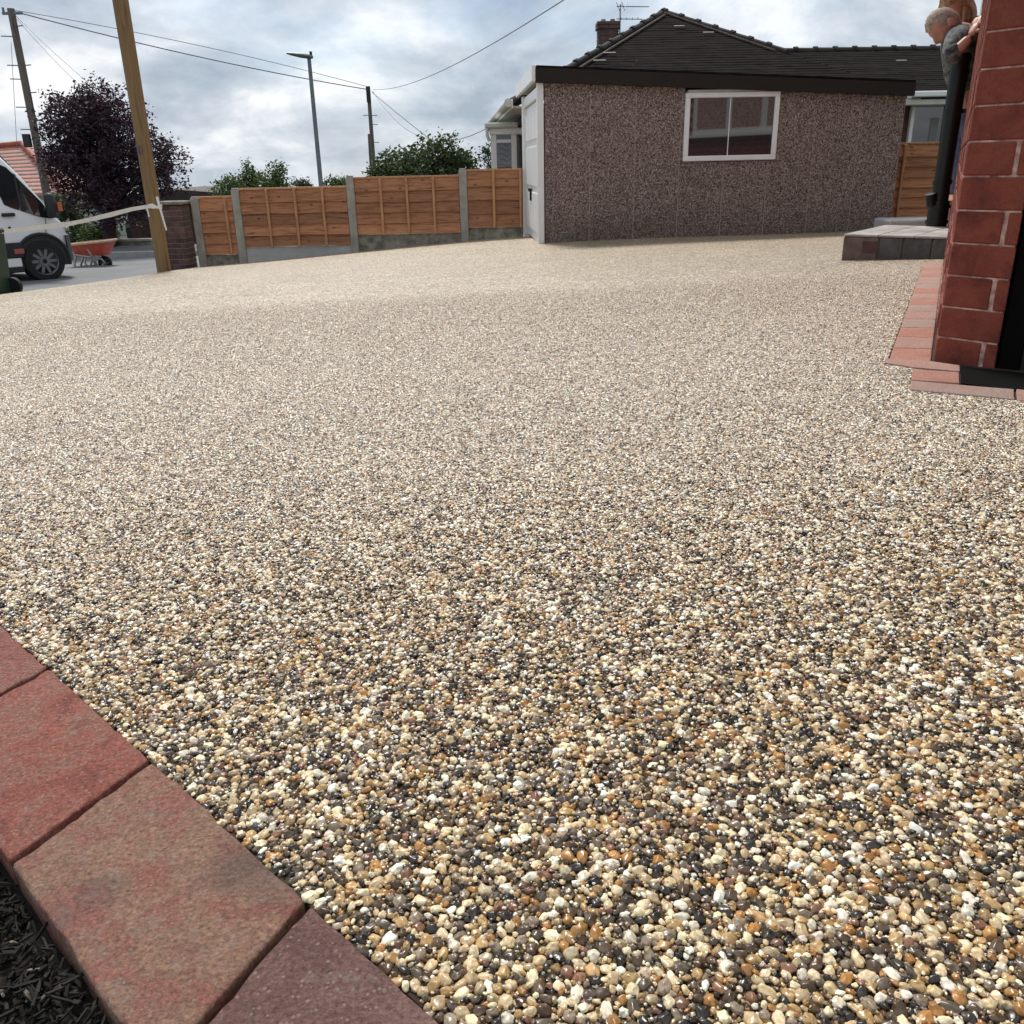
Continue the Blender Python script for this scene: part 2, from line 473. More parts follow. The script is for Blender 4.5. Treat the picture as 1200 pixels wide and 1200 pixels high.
M['concrete'] = mat('weathered_concrete', (0.33, 0.31, 0.27), 0.85, 0.22, 6, 0.5, 50, rand=0.06)
M['concrete_pale'] = mat('pale_concrete', (0.42, 0.42, 0.41), 0.8, 0.14, 5, 0.3, 60)
M['concrete_moss'] = mat('mossy_concrete', (0.25, 0.23, 0.19), 0.9, 0.4, 9, 0.8, 40, col2=(0.11, 0.10, 0.075))
M['charcoal_block'] = mat('charcoal_block', (0.10, 0.094, 0.088), 0.8, 0.45, 8, 0.6, 70, rand=0.2)
M['brown_block'] = mat('brown_block', (0.15, 0.11, 0.09), 0.8, 0.35, 12, 0.6, 70)
M['step_top'] = mat('pale_step_paver', (0.36, 0.345, 0.32), 0.85, 0.28, 7, 0.6, 80, rand=0.1)
M['asphalt'] = mat('asphalt', (0.155, 0.16, 0.165), 0.85, 0.15, 1.2, 0.5, 120)
M['pavement'] = mat('pavement_asphalt', (0.12, 0.12, 0.12), 0.85, 0.15, 2.0, 0.4, 90)
M['kerb'] = mat('kerb_concrete', (0.30, 0.30, 0.29), 0.85, 0.15, 5, 0.3, 60)
M['grass'] = mat('meadow', (0.055, 0.085, 0.025), 0.9, 0.35, 0.6, 0.5, 9)
M['soil'] = mat('dark_soil', (0.018, 0.014, 0.011), 0.95, 0.4, 40, 1.0, 120)
M['mulch'] = mat_attr('bark_chip', 'col', 0.8, 0.3, False, 0.3)
M['wood_pole'] = mat_wood('treated_pole', (0.235, 0.145, 0.06), (0.115, 0.066, 0.026), 0.0, (26, 26, 1.2))
M['wood_pole_grey'] = mat_wood('weathered_pole', (0.14, 0.115, 0.095), (0.06, 0.047, 0.04), 0.0, (26, 26, 1.2))
M['steel_grey'] = mat('galvanised_steel', (0.16, 0.19, 0.20), 0.5, 0.15, 6, metal=0.3)
M['steel'] = mat('zinc_steel', (0.45, 0.44, 0.41), 0.4, 0.15, 8, metal=0.7)
M['cable'] = mat('black_cable', (0.02, 0.02, 0.022), 0.6, 0.1, 4)
M['cable_pale'] = mat('grey_cable', (0.20, 0.21, 0.23), 0.6, 0.1, 4)
M['tape'] = mat('barrier_tape', (0.84, 0.84, 0.82), 0.4, 0.04, 9, col2=(0.80, 0.80, 0.68))
M['van_white'] = mat('white_car_paint', (0.84, 0.85, 0.86), 0.22, 0.03, 3, spec=0.6)
M['car_dark'] = mat('dark_car_paint', (0.012, 0.013, 0.016), 0.2, 0.2, 3, spec=0.6)
M['trim'] = mat('black_bumper_plastic', (0.018, 0.019, 0.02), 0.55, 0.2, 6)
M['tyre'] = mat('tyre_rubber', (0.010, 0.010, 0.011), 0.75, 0.3, 10)
M['rim'] = mat('silver_wheel', (0.20, 0.205, 0.21), 0.4, 0.1, 6, metal=0.6)
M['orange'] = mat('orange_lens', (0.55, 0.13, 0.05), 0.3, 0.1, 6)
M['red_lens'] = mat('red_reflector', (0.42, 0.10, 0.09), 0.3, 0.1, 6)
M['green_plastic'] = mat('green_bin_plastic', (0.020, 0.050, 0.026), 0.5, 0.2, 5)
M['barrow_red'] = mat('red_barrow_paint', (0.55, 0.095, 0.06), 0.5, 0.25, 9, col2=(0.36, 0.06, 0.04))
M['barrow_rim'] = mat('sandy_barrow_rim', (0.50, 0.36, 0.24), 0.7, 0.2, 14)
M['tile_red'] = mat('red_roof_tile', (0.34, 0.095, 0.060), 0.7, 0.3, 4, 0.4, 30)
M['tile_edge_sheen'] = mat('pale_tile_edge_sheen', (0.60, 0.46, 0.40), 0.8, 0.15, 6)  # pale tile edges, also the painted sheen of the courses
M['render'] = mat('pale_render', (0.55, 0.54, 0.51), 0.85, 0.08, 3)
M['bark'] = mat('tree_bark', (0.045, 0.034, 0.028), 0.9, 0.4, 12, 0.8, 40)
M['leaf'] = mat_attr('foliage', 'col', 0.55, 0.4, False, 0.2, trans=0.25)
M['skin'] = mat('skin', (0.50, 0.25, 0.18), 0.5, 0.14, 14)
M['knit'] = mat('grey_marl_knit', (0.125, 0.132, 0.135), 0.9, 0.55, 28, 0.9, 60, col2=(0.03, 0.033, 0.036), detail=2.0)
M['shirt'] = mat('blue_check_shirt', (0.20, 0.24, 0.30), 0.85, 0.6, 35, col2=(0.06, 0.08, 0.11))
M['jeans'] = mat('blue_jeans', (0.075, 0.11, 0.19), 0.85, 0.3, 30)
M['jacket'] = mat('dark_jacket', (0.020, 0.025, 0.028), 0.8, 0.3, 30)
M['hair_grey'] = mat('grey_hair', (0.40, 0.33, 0.28), 0.8, 0.5, 60, 1.0, 160)
M['hair_blonde'] = mat('blonde_hair', (0.36, 0.225, 0.105), 0.5, 0.4, 40, 0.8, 90, col2=(0.17, 0.095, 0.045))
M['terracotta'] = mat('terracotta', (0.36, 0.17, 0.10), 0.7, 0.2, 8)
M['roof_brown'] = mat('brown_roof', (0.075, 0.055, 0.05), 0.8, 0.3, 3)

# ------------------------------------------------------------------ mesh building
WORLD = {}          # world matrix of every root


class MB:
    def __init__(s):
        s.v, s.f, s.mi = [], [], []

    def add(s, vs, fs, mi=0):
        o = len(s.v)
        s.v.extend([tuple(p) for p in vs])
        s.f.extend([tuple(i + o for i in f) for f in fs])
        s.mi.extend([mi] * len(fs))

    def box(s, o, X, Y, Z, mi=0):
        """plain box from corner o along three edge vectors"""
        o, X, Y, Z = map(Vector, (o, X, Y, Z))
        vs = [o, o + X, o + X + Y, o + Y, o + Z, o + X + Z, o + X + Y + Z, o + Y + Z]
        fs = [(0, 3, 2, 1), (4, 5, 6, 7), (0, 1, 5, 4), (1, 2, 6, 5), (2, 3, 7, 6), (3, 0, 4, 7)]
        if X.cross(Y).dot(Z) < 0:
            fs = [f[::-1] for f in fs]
        s.add(vs, fs, mi)

    def cbox(s, o, X, Y, Z, c=0.004, mi=0):
        """box with chamfered edges"""
        o, X, Y, Z = map(Vector, (o, X, Y, Z))
        lx, ly, lz = X.length, Y.length, Z.length
        c = min(c, lx * .45, ly * .45, lz * .45)
        ex, ey, ez = X / lx, Y / ly, Z / lz
        V, idx = [], {}
        for i in (0, 1):
            for j in (0, 1):
                for k in (0, 1):
                    p = o + X * i + Y * j + Z * k
                    ax = ex * (c if i == 0 else -c); ay = ey * (c if j == 0 else -c); az = ez * (c if k == 0 else -c)
                    for t, q in enumerate((p + ay + az, p + ax + az, p + ax + ay)):
                        idx[(i, j, k, t)] = len(V); V.append(q)
        g = lambda i, j, k, t: idx[(i, j, k, t)]
        F = []
        for i in (0, 1):
            F.append([g(i, 0, 0, 0), g(i, 1, 0, 0), g(i, 1, 1, 0), g(i, 0, 1, 0)])
            F.append([g(0, i, 0, 1), g(1, i, 0, 1), g(1, i, 1, 1), g(0, i, 1, 1)])
            F.append([g(0, 0, i, 2), g(1, 0, i, 2), g(1, 1, i, 2), g(0, 1, i, 2)])
        for a in (0, 1):
            for b_ in (0, 1):
                F.append([g(0, a, b_, 1), g(1, a, b_, 1), g(1, a, b_, 2), g(0, a, b_, 2)])
                F.append([g(a, 0, b_, 0), g(a, 1, b_, 0), g(a, 1, b_, 2), g(a, 0, b_, 2)])
                F.append([g(a, b_, 0, 0), g(a, b_, 1, 0), g(a, b_, 1, 1), g(a, b_, 0, 1)])
        for i in (0, 1):
            for j in (0, 1):
                for k in (0, 1):
                    F.append([g(i, j, k, 0), g(i, j, k, 1), g(i, j, k, 2)])
        cen = o + (X + Y + Z) * .5
        out = []
        for f in F:
            ps = [V[t] for t in f]
            m_ = sum(ps, Vector()) / len(ps)
            nn = (ps[1] - ps[0]).cross(ps[2] - ps[1])
            out.append(f if nn.dot(m_ - cen) >= 0 else f[::-1])
        s.add(V, out, mi)

    def tube(s, pts, rad, n=8, caps=True, mi=0, flat=None):
        pts = [Vector(p) for p in pts]
        rs = [rad] * len(pts) if isinstance(rad, (int, float)) else list(rad)
        rings = []
        a = None
        for i, p in enumerate(pts):
            d = ((pts[min(i + 1, len(pts) - 1)] - pts[max(i - 1, 0)])).normalized()
            if a is None:
                ref = Vector((0, 0, 1)) if abs(d.z) < .9 else Vector((1, 0, 0))
                a = d.cross(ref).normalized()
            a = (a - d * a.dot(d)).normalized()
            b_ = d.cross(a)
            rings.append([p + (a * math.cos(2 * math.pi * k / n) + b_ * math.sin(2 * math.pi * k / n) * (flat or 1)) * rs[i] for k in range(n)])
        vs = [q for r_ in rings for q in r_]
        fs = []
        for i in range(len(pts) - 1):
            for k in range(n):
                k2 = (k + 1) % n
                fs.append((i * n + k, i * n + k2, (i + 1) * n + k2, (i + 1) * n + k))
        if caps:
            fs.append(tuple(range(n))[::-1]); fs.append(tuple((len(pts) - 1) * n + k for k in range(n)))
        s.add(vs, fs, mi)

    def prism(s, poly, ext, mi=0):
        """polygon (list of points) extruded along a vector"""
        poly = [Vector(p) for p in poly]
        ext = Vector(ext)
        n = len(poly)
        vs = poly + [p + ext for p in poly]
        nr = Vector()
        for i in range(n):
            nr += poly[i].cross(poly[(i + 1) % n])
        fs = [tuple(range(n))[::-1], tuple(range(n, 2 * n))] + [(i, (i + 1) % n, n + (i + 1) % n, n + i) for i in range(n)]
        if nr.dot(ext) < 0:
            fs = [f[::-1] for f in fs]
        s.add(vs, fs, mi)

    def quad(s, a, b, c, d, mi=0):
        s.add([a, b, c, d], [(0, 1, 2, 3)], mi)

    def build(s, name, mats, parent=None, smooth=None, world=True, kind=None):
        me = bpy.data.meshes.new(name)
        vs = s.v
        if parent is not None and world:
            inv = WORLD[root_of(parent).name].inverted()
            vs = [tuple(inv @ Vector(p)) for p in s.v]
        me.from_pydata(vs, [], s.f)
        mats = mats if isinstance(mats, (list, tuple)) else [mats]
        for m_ in mats:
            me.materials.append(m_)
        if len(mats) > 1:
            me.polygons.foreach_set('material_index', s.mi)
        if smooth is not None:
            me.shade_smooth()
            me.set_sharp_from_angle(angle=R(smooth))
        me.update()
        o = bpy.data.objects.new(name, me)
        COL.objects.link(o)
        if parent is not None:
            o.parent = parent
        else:
            WORLD[o.name] = Matrix.Identity(4)
        if kind:
            o['kind'] = kind
        return o


def root_of(o):
    while o.parent is not None:
        o = o.parent
    return o


def tag(o, label, cat, group=None):
    o['label'] = label
    o['category'] = cat
    if group:
        o['group'] = group
    return o


def thing(name, label, cat, loc=(0, 0, 0), rz=0.0, group=None):
    o = bpy.data.objects.new(name, None)
    o.empty_display_size = 0.2
    COL.objects.link(o)
    o.location = loc
    o.rotation_euler = (0, 0, rz)
    WORLD[o.name] = Matrix.Translation(Vector(loc)) @ Matrix.Rotation(rz, 4, 'Z')
    return tag(o, label, cat, group)


def structure(name, mb, m, smooth=None):
    o = mb.build(name, m, None, smooth)
    o['kind'] = 'structure'
    return o


def share(name, mesh, parent, mw):
    """another object on the same mesh; mw is a matrix in the root's own space"""
    o = bpy.data.objects.new(name, mesh)
    COL.objects.link(o)
    o.parent = parent
    o.matrix_local = mw
    return o


def unit_cbox(name, lx, ly, lz, c, m):
    mb = MB()
    mb.cbox((-lx / 2, -ly / 2, -lz / 2), (lx, 0, 0), (0, ly, 0), (0, 0, lz), c)
    me = bpy.data.meshes.new(name)
    me.from_pydata(mb.v, [], mb.f)
    me.materials.append(m)
    return me


def frame_m(o, X, Z=Vector((0, 0, 1))):
    X = X.normalized(); Y = Z.cross(X).normalized(); Z2 = X.cross(Y)
    return Matrix(((X.x, Y.x, Z2.x, o.x), (X.y, Y.y, Z2.y, o.y), (X.z, Y.z, Z2.z, o.z), (0, 0, 0, 1)))


UP = Vector((0, 0, 1))

# ================================================================== THE SETTING
def terrain_z(x, y):
    return -2.15 - 0.036 * (y - 18) if y > 18 else -2.15 + 0.02 * (18 - y)


mb = MB()
for (x0, x1, y0, y1) in ((-3000, 3000, -40, 18), (-3000, 3000, 18, 4000)):
    mb.quad((x0, y0, terrain_z(x0, y0)), (x1, y0, terrain_z(x1, y0)), (x1, y1, terrain_z(x1, y1)), (x0, y1, terrain_z(x0, y1)))
structure('ground', mb, M['grass'])

# the drive: one curved sheet
KERB_IN = 0.300                      # inner edge of the block edging is x + y = KERB_IN
EDGE_X = -4.87                       # road edge of the drive


def grid_sheet(name, xs, ys, zfun, m, keep=None, edge=None):
    """a sheet over a grid; with edge, what lies below the line x + y = edge is drawn back to that line"""
    mb_ = MB()
    nx, ny = len(xs), len(ys)
    X, Y = np.meshgrid(xs, ys)
    out = np.zeros(X.shape, bool)
    if edge is not None:
        out = X + Y < edge
        sh = np.where(out, (edge - X - Y) / 2, 0)
        X, Y = X + sh, Y + sh
    Z = zfun(X, Y)
    mb_.v = [tuple(p) for p in np.stack([X, Y, Z], -1).reshape(-1, 3)]
    for j in range(ny - 1):
        for i in range(nx - 1):
            if out[j, i] and out[j + 1, i] and out[j, i + 1] and out[j + 1, i + 1]:
                continue
            if keep is None or keep((xs[i] + xs[i + 1]) / 2, (ys[j] + ys[j + 1]) / 2):
                mb_.f.append((j * nx + i, j * nx + i + 1, (j + 1) * nx + i + 1, (j + 1) * nx + i)); mb_.mi.append(0)
    return structure(name, mb_, m, 60)


xs = np.concatenate([np.linspace(EDGE_X, -1.2, 16), np.linspace(-1.1, 1.6, 28), np.linspace(1.8, 6.4, 18)])
ys = np.concatenate([np.linspace(-1.5, 0.1, 9), np.linspace(0.2, 3.0, 29), np.linspace(3.3, 16.0, 40)])
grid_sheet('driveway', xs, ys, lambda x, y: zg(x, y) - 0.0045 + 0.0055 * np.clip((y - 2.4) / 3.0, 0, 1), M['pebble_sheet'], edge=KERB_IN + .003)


# road: falls from the drive edge down to the carriageway
def road_z(x, y):
    t = np.clip((EDGE_X - x) / 2.2, 0, 1)
    t = t * t * (3 - 2 * t)
    base = -1.64 - 0.030 * (y - 15)
    e = zg(np.full_like(x, EDGE_X), np.clip(y, 5, 14.5)) - 0.03
    return e * (1 - t) + base * t


xs = np.concatenate([np.linspace(-40, -9, 12), np.linspace(-8.5, EDGE_X, 24)])
ys = np.concatenate([np.linspace(2, 21.2, 40)])
grid_sheet('road', xs, ys, road_z, M['asphalt'])
mb = MB()
mb.quad((EDGE_X, 14.75, -1.66), (30, 14.75, -1.7), (30, 30, -2.4), (EDGE_X, 30, -2.4))
structure('neighbour_lawn_ground', mb, M['grass'])
mb = MB()
mb.cbox((-40, 21.2, -2.05), (35.2, 0, 0), (0, 0.14, 0), (0, 0, 0.35), 0.02)
structure('kerb', mb, M['kerb'])
mb = MB()
mb.box((-40, 21.34, -2.2), (35.2, 0, 0), (0, 1.8, 0), (0, 0, 0.49))
structure('pavement', mb, M['pavement'])

# ------------------------------------------------------------------ gravel stones of the resin-bound surface
HW_O = Vector((1.075, 2.2, 0)); HW_D = Vector((math.sin(R(25.62)), math.cos(R(25.62)), 0)); HW_N = Vector((-HW_D.y, HW_D.x, 0))
PR = Vector((math.sin(R(142)), math.cos(R(142)), 0))             # along the front face of the brick pier
CORNER_POLY = [gr(1037, 420), gr(1071, 433), gr(1067, 447), gr(1067, 450), gr(1192, 470), gr(1192, 470) + PR * 1.3]


def make_tile(size, rmean, rsd, n_try, seed):
    rg = np.random.default_rng(seed)
    r = np.clip(rg.lognormal(math.log(rmean), rsd, n_try), rmean * 0.5, rmean * 2.0)
    r[: n_try // 2] = np.sort(r[: n_try // 2])[::-1]
    r[n_try // 2:] = np.sort(r[n_try // 2:])[::-1] * 0.75
    P = rg.random((n_try, 2)) * size
    cell = rmean * 2.0
    n = int(size / cell)
    cell = size / n
    grid = {}
    out = []
    rmax = float(r.max())
    reach = int(math.ceil(2 * rmax * 0.86 / cell))
    for (x, y), ri_ in zip(P.tolist(), r.tolist()):
        gx, gy = int(x / cell) % n, int(y / cell) % n
        ok = True
        for a in range(-reach, reach + 1):
            for b_ in range(-reach, reach + 1):
                for (qx, qy, qr) in grid.get(((gx + a) % n, (gy + b_) % n), ()):
                    ddx = abs(qx - x); ddy = abs(qy - y)
                    if ddx > size / 2: ddx = size - ddx
                    if ddy > size / 2: ddy = size - ddy
                    lim = (ri_ + qr) * 0.94
                    if ddx * ddx + ddy * ddy < lim * lim:
                        ok = False; break
                if not ok: break
            if not ok: break
        if ok:
            grid.setdefault((gx, gy), []).append((x, y, ri_)); out.append((x, y, ri_))
    return np.array(out)


def in_poly(x, y, poly):
    c = np.zeros(x.shape, bool)
    n = len(poly)
    for i in range(n):
        x1, y1, x2, y2 = poly[i][0], poly[i][1], poly[(i + 1) % n][0], poly[(i + 1) % n][1]
        cond = (y1 > y) != (y2 > y)
        with np.errstate(divide='ignore', invalid='ignore'):
            xi = (x2 - x1) * (y - y1) / (y2 - y1 + 1e-12) + x1
        c ^= cond & (x < xi)
    return c


TS = 0.5
tile_a = make_tile(TS, 0.00205, 0.38, 90000, 3)
tile_c = make_tile(TS, 0.00152, 0.36, 110000, 6)
tile_b = make_tile(TS, 0.0018, 0.30, 60000, 4)
HOUSE_POLY = [(p.x, p.y) for p in CORNER_POLY] + [(4.5, 0.8), (6.0, 8.0)] + [tuple((HW_O + HW_D * 3.4 + HW_N * 0.107).xy), tuple((HW_O + HW_D * 0.0 + HW_N * 0.107).xy)]


def scatter(tile, ymax, sink, margin, chance):
    X, Y, Rr = [], [], []
    for j in range(0, int(ymax / TS) + 1):
        for i in range(-16, 16):
            x = tile[:, 0] + i * TS; y = tile[:, 1] + j * TS
            half = 0.6 * (0.93 * y + 0.4 * 0.45) + margin + 0.75 * np.clip((3.6 - y) / 0.8, 0, 1)
            k = (np.abs(x) < half) & (y < ymax) & (y > 0.22) & (x + y > KERB_IN + 0.003 - tile[:, 2] * 0.4) & (x > EDGE_X + 0.02)
            if not k.any():
                continue
            x, y, r = x[k], y[k], tile[k, 2]
            k = ~in_poly(x, y, HOUSE_POLY) & (rng.random(len(x)) < chance(y))
            X.append(x[k]); Y.append(y[k]); Rr.append(r[k])
    X, Y, Rr = np.concatenate(X), np.concatenate(Y), np.concatenate(Rr)
    return X, Y, Rr, zg(X, Y) + sink


GRAVEL_FAR = 7.5
st_ = lambda y, a, b_: np.clip((y - a) / (b_ - a), 0, 1)
xa, ya, ra, za = scatter(tile_a, 1.6, 0.0012, 0.15, lambda y: 1 - st_(y, .45, 1.6))
xc, yc, rc, zc_ = scatter(tile_c, GRAVEL_FAR, 0.0010, 0.15, lambda y: st_(y, .45, 1.4) * (1 - st_(y, 2.4, GRAVEL_FAR)) ** 1.5)
xb, yb, rb, zb = scatter(tile_b, 1.9, -0.0010, 0.10, lambda y: 1 - st_(y, 1.2, 1.9))
gx_, gy_, gr_, gz_ = (np.concatenate(t) for t in ((xa, xb, xc), (ya, yb, yc), (ra, rb, rc), (za, zb, zc_)))
ng = len(gx_)
wts = np.array([w for _, w in PALETTE], float); wts /= wts.sum()
pal = np.array([c for c, _ in PALETTE])
pal2 = np.array([c for c, _ in NEAR_SHADE_MIX]); w2 = np.array([w for _, w in NEAR_SHADE_MIX], float); w2 /= w2.sum()
ncoarse = len(xa) + len(xb)                              # near coarse stones take a darker mix that paints the shade in their gaps
gc = np.concatenate([pal2[rng.choice(len(pal2), ncoarse, p=w2)], pal[rng.choice(len(pal), ng - ncoarse, p=wts)]])
gc = gc * rng.uniform(0.72, 1.28, (ng, 1)) * rng.uniform(0.975, 1.025, (ng, 3))
gcol = np.concatenate([np.clip(gc, 0, 0.9), np.ones((ng, 1))], 1).astype(np.float32)
grot = np.stack([rng.normal(0, 0.22, ng), rng.normal(0, 0.22, ng), rng.uniform(0, 6.283, ng)], 1).astype(np.float32)
gel = rng.uniform(0.86, 1.5, ng)
gscl = np.stack([gr_ * gel, gr_ * rng.uniform(0.82, 1.02, ng), gr_ * rng.uniform(0.58, 0.85, ng)], 1).astype(np.float32) * 1.06
gz_ = gz_ + rng.normal(0, 0.00035, ng) - gscl[:, 2]            # trowelled: the tops lie level
gidx = rng.integers(0, 6, ng).astype(np.int32)
me = bpy.data.meshes.new('gravel')
me.vertices.add(ng)
me.vertices.foreach_set('co', np.stack([gx_, gy_, gz_], 1).astype(np.float32).ravel())
for nm, ty, arr, prop in (('col', 'FLOAT_COLOR', gcol, 'color'), ('rot', 'FLOAT_VECTOR', grot, 'vector'), ('scl', 'FLOAT_VECTOR', gscl, 'vector'), ('pick', 'INT', gidx, 'value')):
    at = me.attributes.new(nm, ty, 'POINT')
    at.data.foreach_set(prop, arr.ravel())
me.materials.append(M['pebble'])
gravel = bpy.data.objects.new('gravel', me)
COL.objects.link(gravel)
gravel['kind'] = 'stuff'
gravel['label'] = 'mixed cream, amber and grey pebbles of the resin bound drive'
ng_t = bpy.data.node_groups.new('pebble_field', 'GeometryNodeTree')
ng_t.interface.new_socket('Geometry', in_out='INPUT', socket_type='NodeSocketGeometry')
ng_t.interface.new_socket('Geometry', in_out='OUTPUT', socket_type='NodeSocketGeometry')
gn, gl = ng_t.nodes, ng_t.links
gin, gout = gn.new('NodeGroupInput'), gn.new('NodeGroupOutput')
g2i = gn.new('GeometryNodeGeometryToInstance')
for k in range(6):
    ico = gn.new('GeometryNodeMeshIcoSphere')
    ico.inputs['Subdivisions'].default_value = 3
    ico.inputs['Radius'].default_value = 1.0
    pos = gn.new('GeometryNodeInputPosition')
    addv = gn.new('ShaderNodeVectorMath'); addv.operation = 'ADD'
    addv.inputs[1].default_value = (k * 7.3, k * 3.1, k * 1.7)
    gl.new(pos.outputs[0], addv.inputs[0])
    nzn = gn.new('ShaderNodeTexNoise')
    nzn.inputs['Scale'].default_value = 0.8 if k % 2 else 1.25
    nzn.inputs['Detail'].default_value = 1.0
    gl.new(addv.outputs[0], nzn.inputs['Vector'])
    sub = gn.new('ShaderNodeVectorMath'); sub.operation = 'SUBTRACT'
    sub.inputs[1].default_value = (0.5, 0.5, 0.5)
    gl.new(nzn.outputs['Color'], sub.inputs[0])
    scv = gn.new('ShaderNodeVectorMath'); scv.operation = 'SCALE'
    scv.inputs['Scale'].default_value = 1.1
    gl.new(sub.outputs[0], scv.inputs[0])
    sp_ = gn.new('GeometryNodeSetPosition')
    gl.new(ico.outputs[0], sp_.inputs['Geometry']); gl.new(scv.outputs[0], sp_.inputs['Offset'])
    ss = gn.new('GeometryNodeSetShadeSmooth')
    gl.new(sp_.outputs[0], ss.inputs['Geometry'])
    sm = gn.new('GeometryNodeSetMaterial')
    sm.inputs['Material'].default_value = M['pebble']
    gl.new(ss.outputs[0], sm.inputs['Geometry'])
    gl.new(sm.outputs[0], g2i.inputs[0])


def named(nm, ty):
    a = gn.new('GeometryNodeInputNamedAttribute')
    a.data_type = ty
    a.inputs['Name'].default_value = nm
    return a.outputs[0]


iop = gn.new('GeometryNodeInstanceOnPoints')
gl.new(gin.outputs[0], iop.inputs['Points'])
gl.new(g2i.outputs[0], iop.inputs['Instance'])
iop.inputs['Pick Instance'].default_value = True
gl.new(named('pick', 'INT'), iop.inputs['Instance Index'])
e2r = gn.new('FunctionNodeEulerToRotation')
gl.new(named('rot', 'FLOAT_VECTOR'), e2r.inputs[0])
gl.new(e2r.outputs[0], iop.inputs['Rotation'])
gl.new(named('scl', 'FLOAT_VECTOR'), iop.inputs['Scale'])
gl.new(iop.outputs[0], gout.inputs[0])
gmod = gravel.modifiers.new('pebbles', 'NODES')
gmod.node_group = ng_t
print('stones', ng)

# brown resin bed under the near stones, dark to paint the shade in their gaps
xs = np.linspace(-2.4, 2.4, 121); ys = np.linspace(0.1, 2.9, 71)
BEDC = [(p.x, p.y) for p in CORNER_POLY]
grid_sheet('gap_shade_bed', xs, ys, lambda x, y: zg(x, y) - 0.0024, M['resin'], keep=lambda x, y: abs(x) < 0.56 * y + 1.0, edge=KERB_IN + .001)

# ------------------------------------------------------------------ block edging in the foreground and the bark bed outside it
EDG = thing('block_edging', 'red, buff and purple block edging along the bark bed', 'block edging', (-0.3, 0.5, -0.46))


def paver(parent, name, corners, thick, m, bevel=0.0035, rough_=0.0012, cuts=16):
    """a block from four ground corners, worn round at its arrises"""
    bm = bmesh.new()
    top = [bm.verts.new(Vector(c)) for c in corners]
    f = bm.faces.new(top)
    if f.normal.z < 0 or (Vector(corners[1]) - Vector(corners[0])).cross(Vector(corners[2]) - Vector(corners[1])).z < 0:
        bmesh.ops.reverse_faces(bm, faces=[f])
    ext = bmesh.ops.extrude_face_region(bm, geom=[f])
    low = [v for v in ext['geom'] if isinstance(v, bmesh.types.BMVert)]
    bmesh.ops.translate(bm, verts=low, vec=(0, 0, -thick))
    bmesh.ops.recalc_face_normals(bm, faces=bm.faces)
    bmesh.ops.bevel(bm, geom=list(bm.edges), offset=bevel, segments=3, profile=0.6, affect='EDGES')
    if cuts:
        bmesh.ops.subdivide_edges(bm, edges=[e for e in bm.edges if e.calc_length() > 0.03], cuts=cuts, use_grid_fill=True)
        bm.normal_update()
        for v in bm.verts:
            p = v.co
            d = noise.noise(p * 55) * rough_ + noise.noise(p * 160) * rough_ * 0.5 + noise.noise(p * 17) * rough_ * 1.2
            edge = min(((p - Vector(corners[i_])) - ((Vector(corners[(i_ + 1) % 4]) - Vector(corners[i_])).normalized() * (p - Vector(corners[i_])).dot((Vector(corners[(i_ + 1) % 4]) - Vector(corners[i_])).normalized()))).length for i_ in range(4))
            if edge < .009:                              # chipped arrises
                d -= max(0, noise.noise(p * 80 + Vector((5, 0, 0))) - .05) * rough_ * 3.2 * (1 - edge / .009)
            v.co = p + v.normal * d
    inv = WORLD[root_of(parent).name].inverted()
    for v in bm.verts:
        v.co = inv @ v.co
    me_ = bpy.data.meshes.new(name)
    bm.to_mesh(me_)
    bm.free()
    me_.materials.append(m)
    me_.shade_smooth()
    o = bpy.data.objects.new(name, me_)
    COL.objects.link(o)
    o.parent = parent
    return o


# joints measured on the inner edge, then extended both ways
t0 = Vector((1, -1, 0)).normalized()
inner = [gr(0, 742), gr(52, 790), gr(175, 896), gr(361, 1060)]
par = [p.x - (KERB_IN - 0.0) / 2 for p in inner]
step_l = 0.168
xs_j = [inner[1].x - step_l * k_ for k_ in range(20, 0, -1)] + [ inner[1].x, inner[2].x, inner[3].x, inner[3].x + step_l, inner[3].x + 2 * step_l]
skew = Vector((-0.054, -0.117, 0))
pm = ['paver_purple', 'paver_dusk', 'paver_red', 'paver_buff', 'paver_purple', 'paver_dusk']
for i in range(len(xs_j) - 1):
    cut_ = 16 if i >= 17 else 3
    a, b_ = xs_j[i] + 0.0020, xs_j[i + 1] - 0.0020
    cs = []
    for (x, off) in ((a, 0), (b_, 0), (b_, 1), (a, 1)):
        p = Vector((x, KERB_IN - x, 0)) + skew * off
        p.z = zf(p.x, p.y) + 0.002
        cs.append(p)
    paver(EDG, 'paver', cs, 0.06, M[pm[(i - 18) % 6]], cuts=cut_)
# bedding under the blocks
mb = MB()
for x_a, x_b in zip(xs_j[:-1], xs_j[1:]):
    pts = []
    for x, off in ((x_a, 0.06), (x_b, 0.06), (x_b, 0.97), (x_a, 0.97)):
        p = Vector((x, KERB_IN - x, 0)) + skew * off
        pts.append(Vector((p.x, p.y, zf(p.x, p.y) - 0.030)))
    mb.prism(pts, (0, 0, -0.08))
mb.build('mortar_bed', M['soil'], EDG)

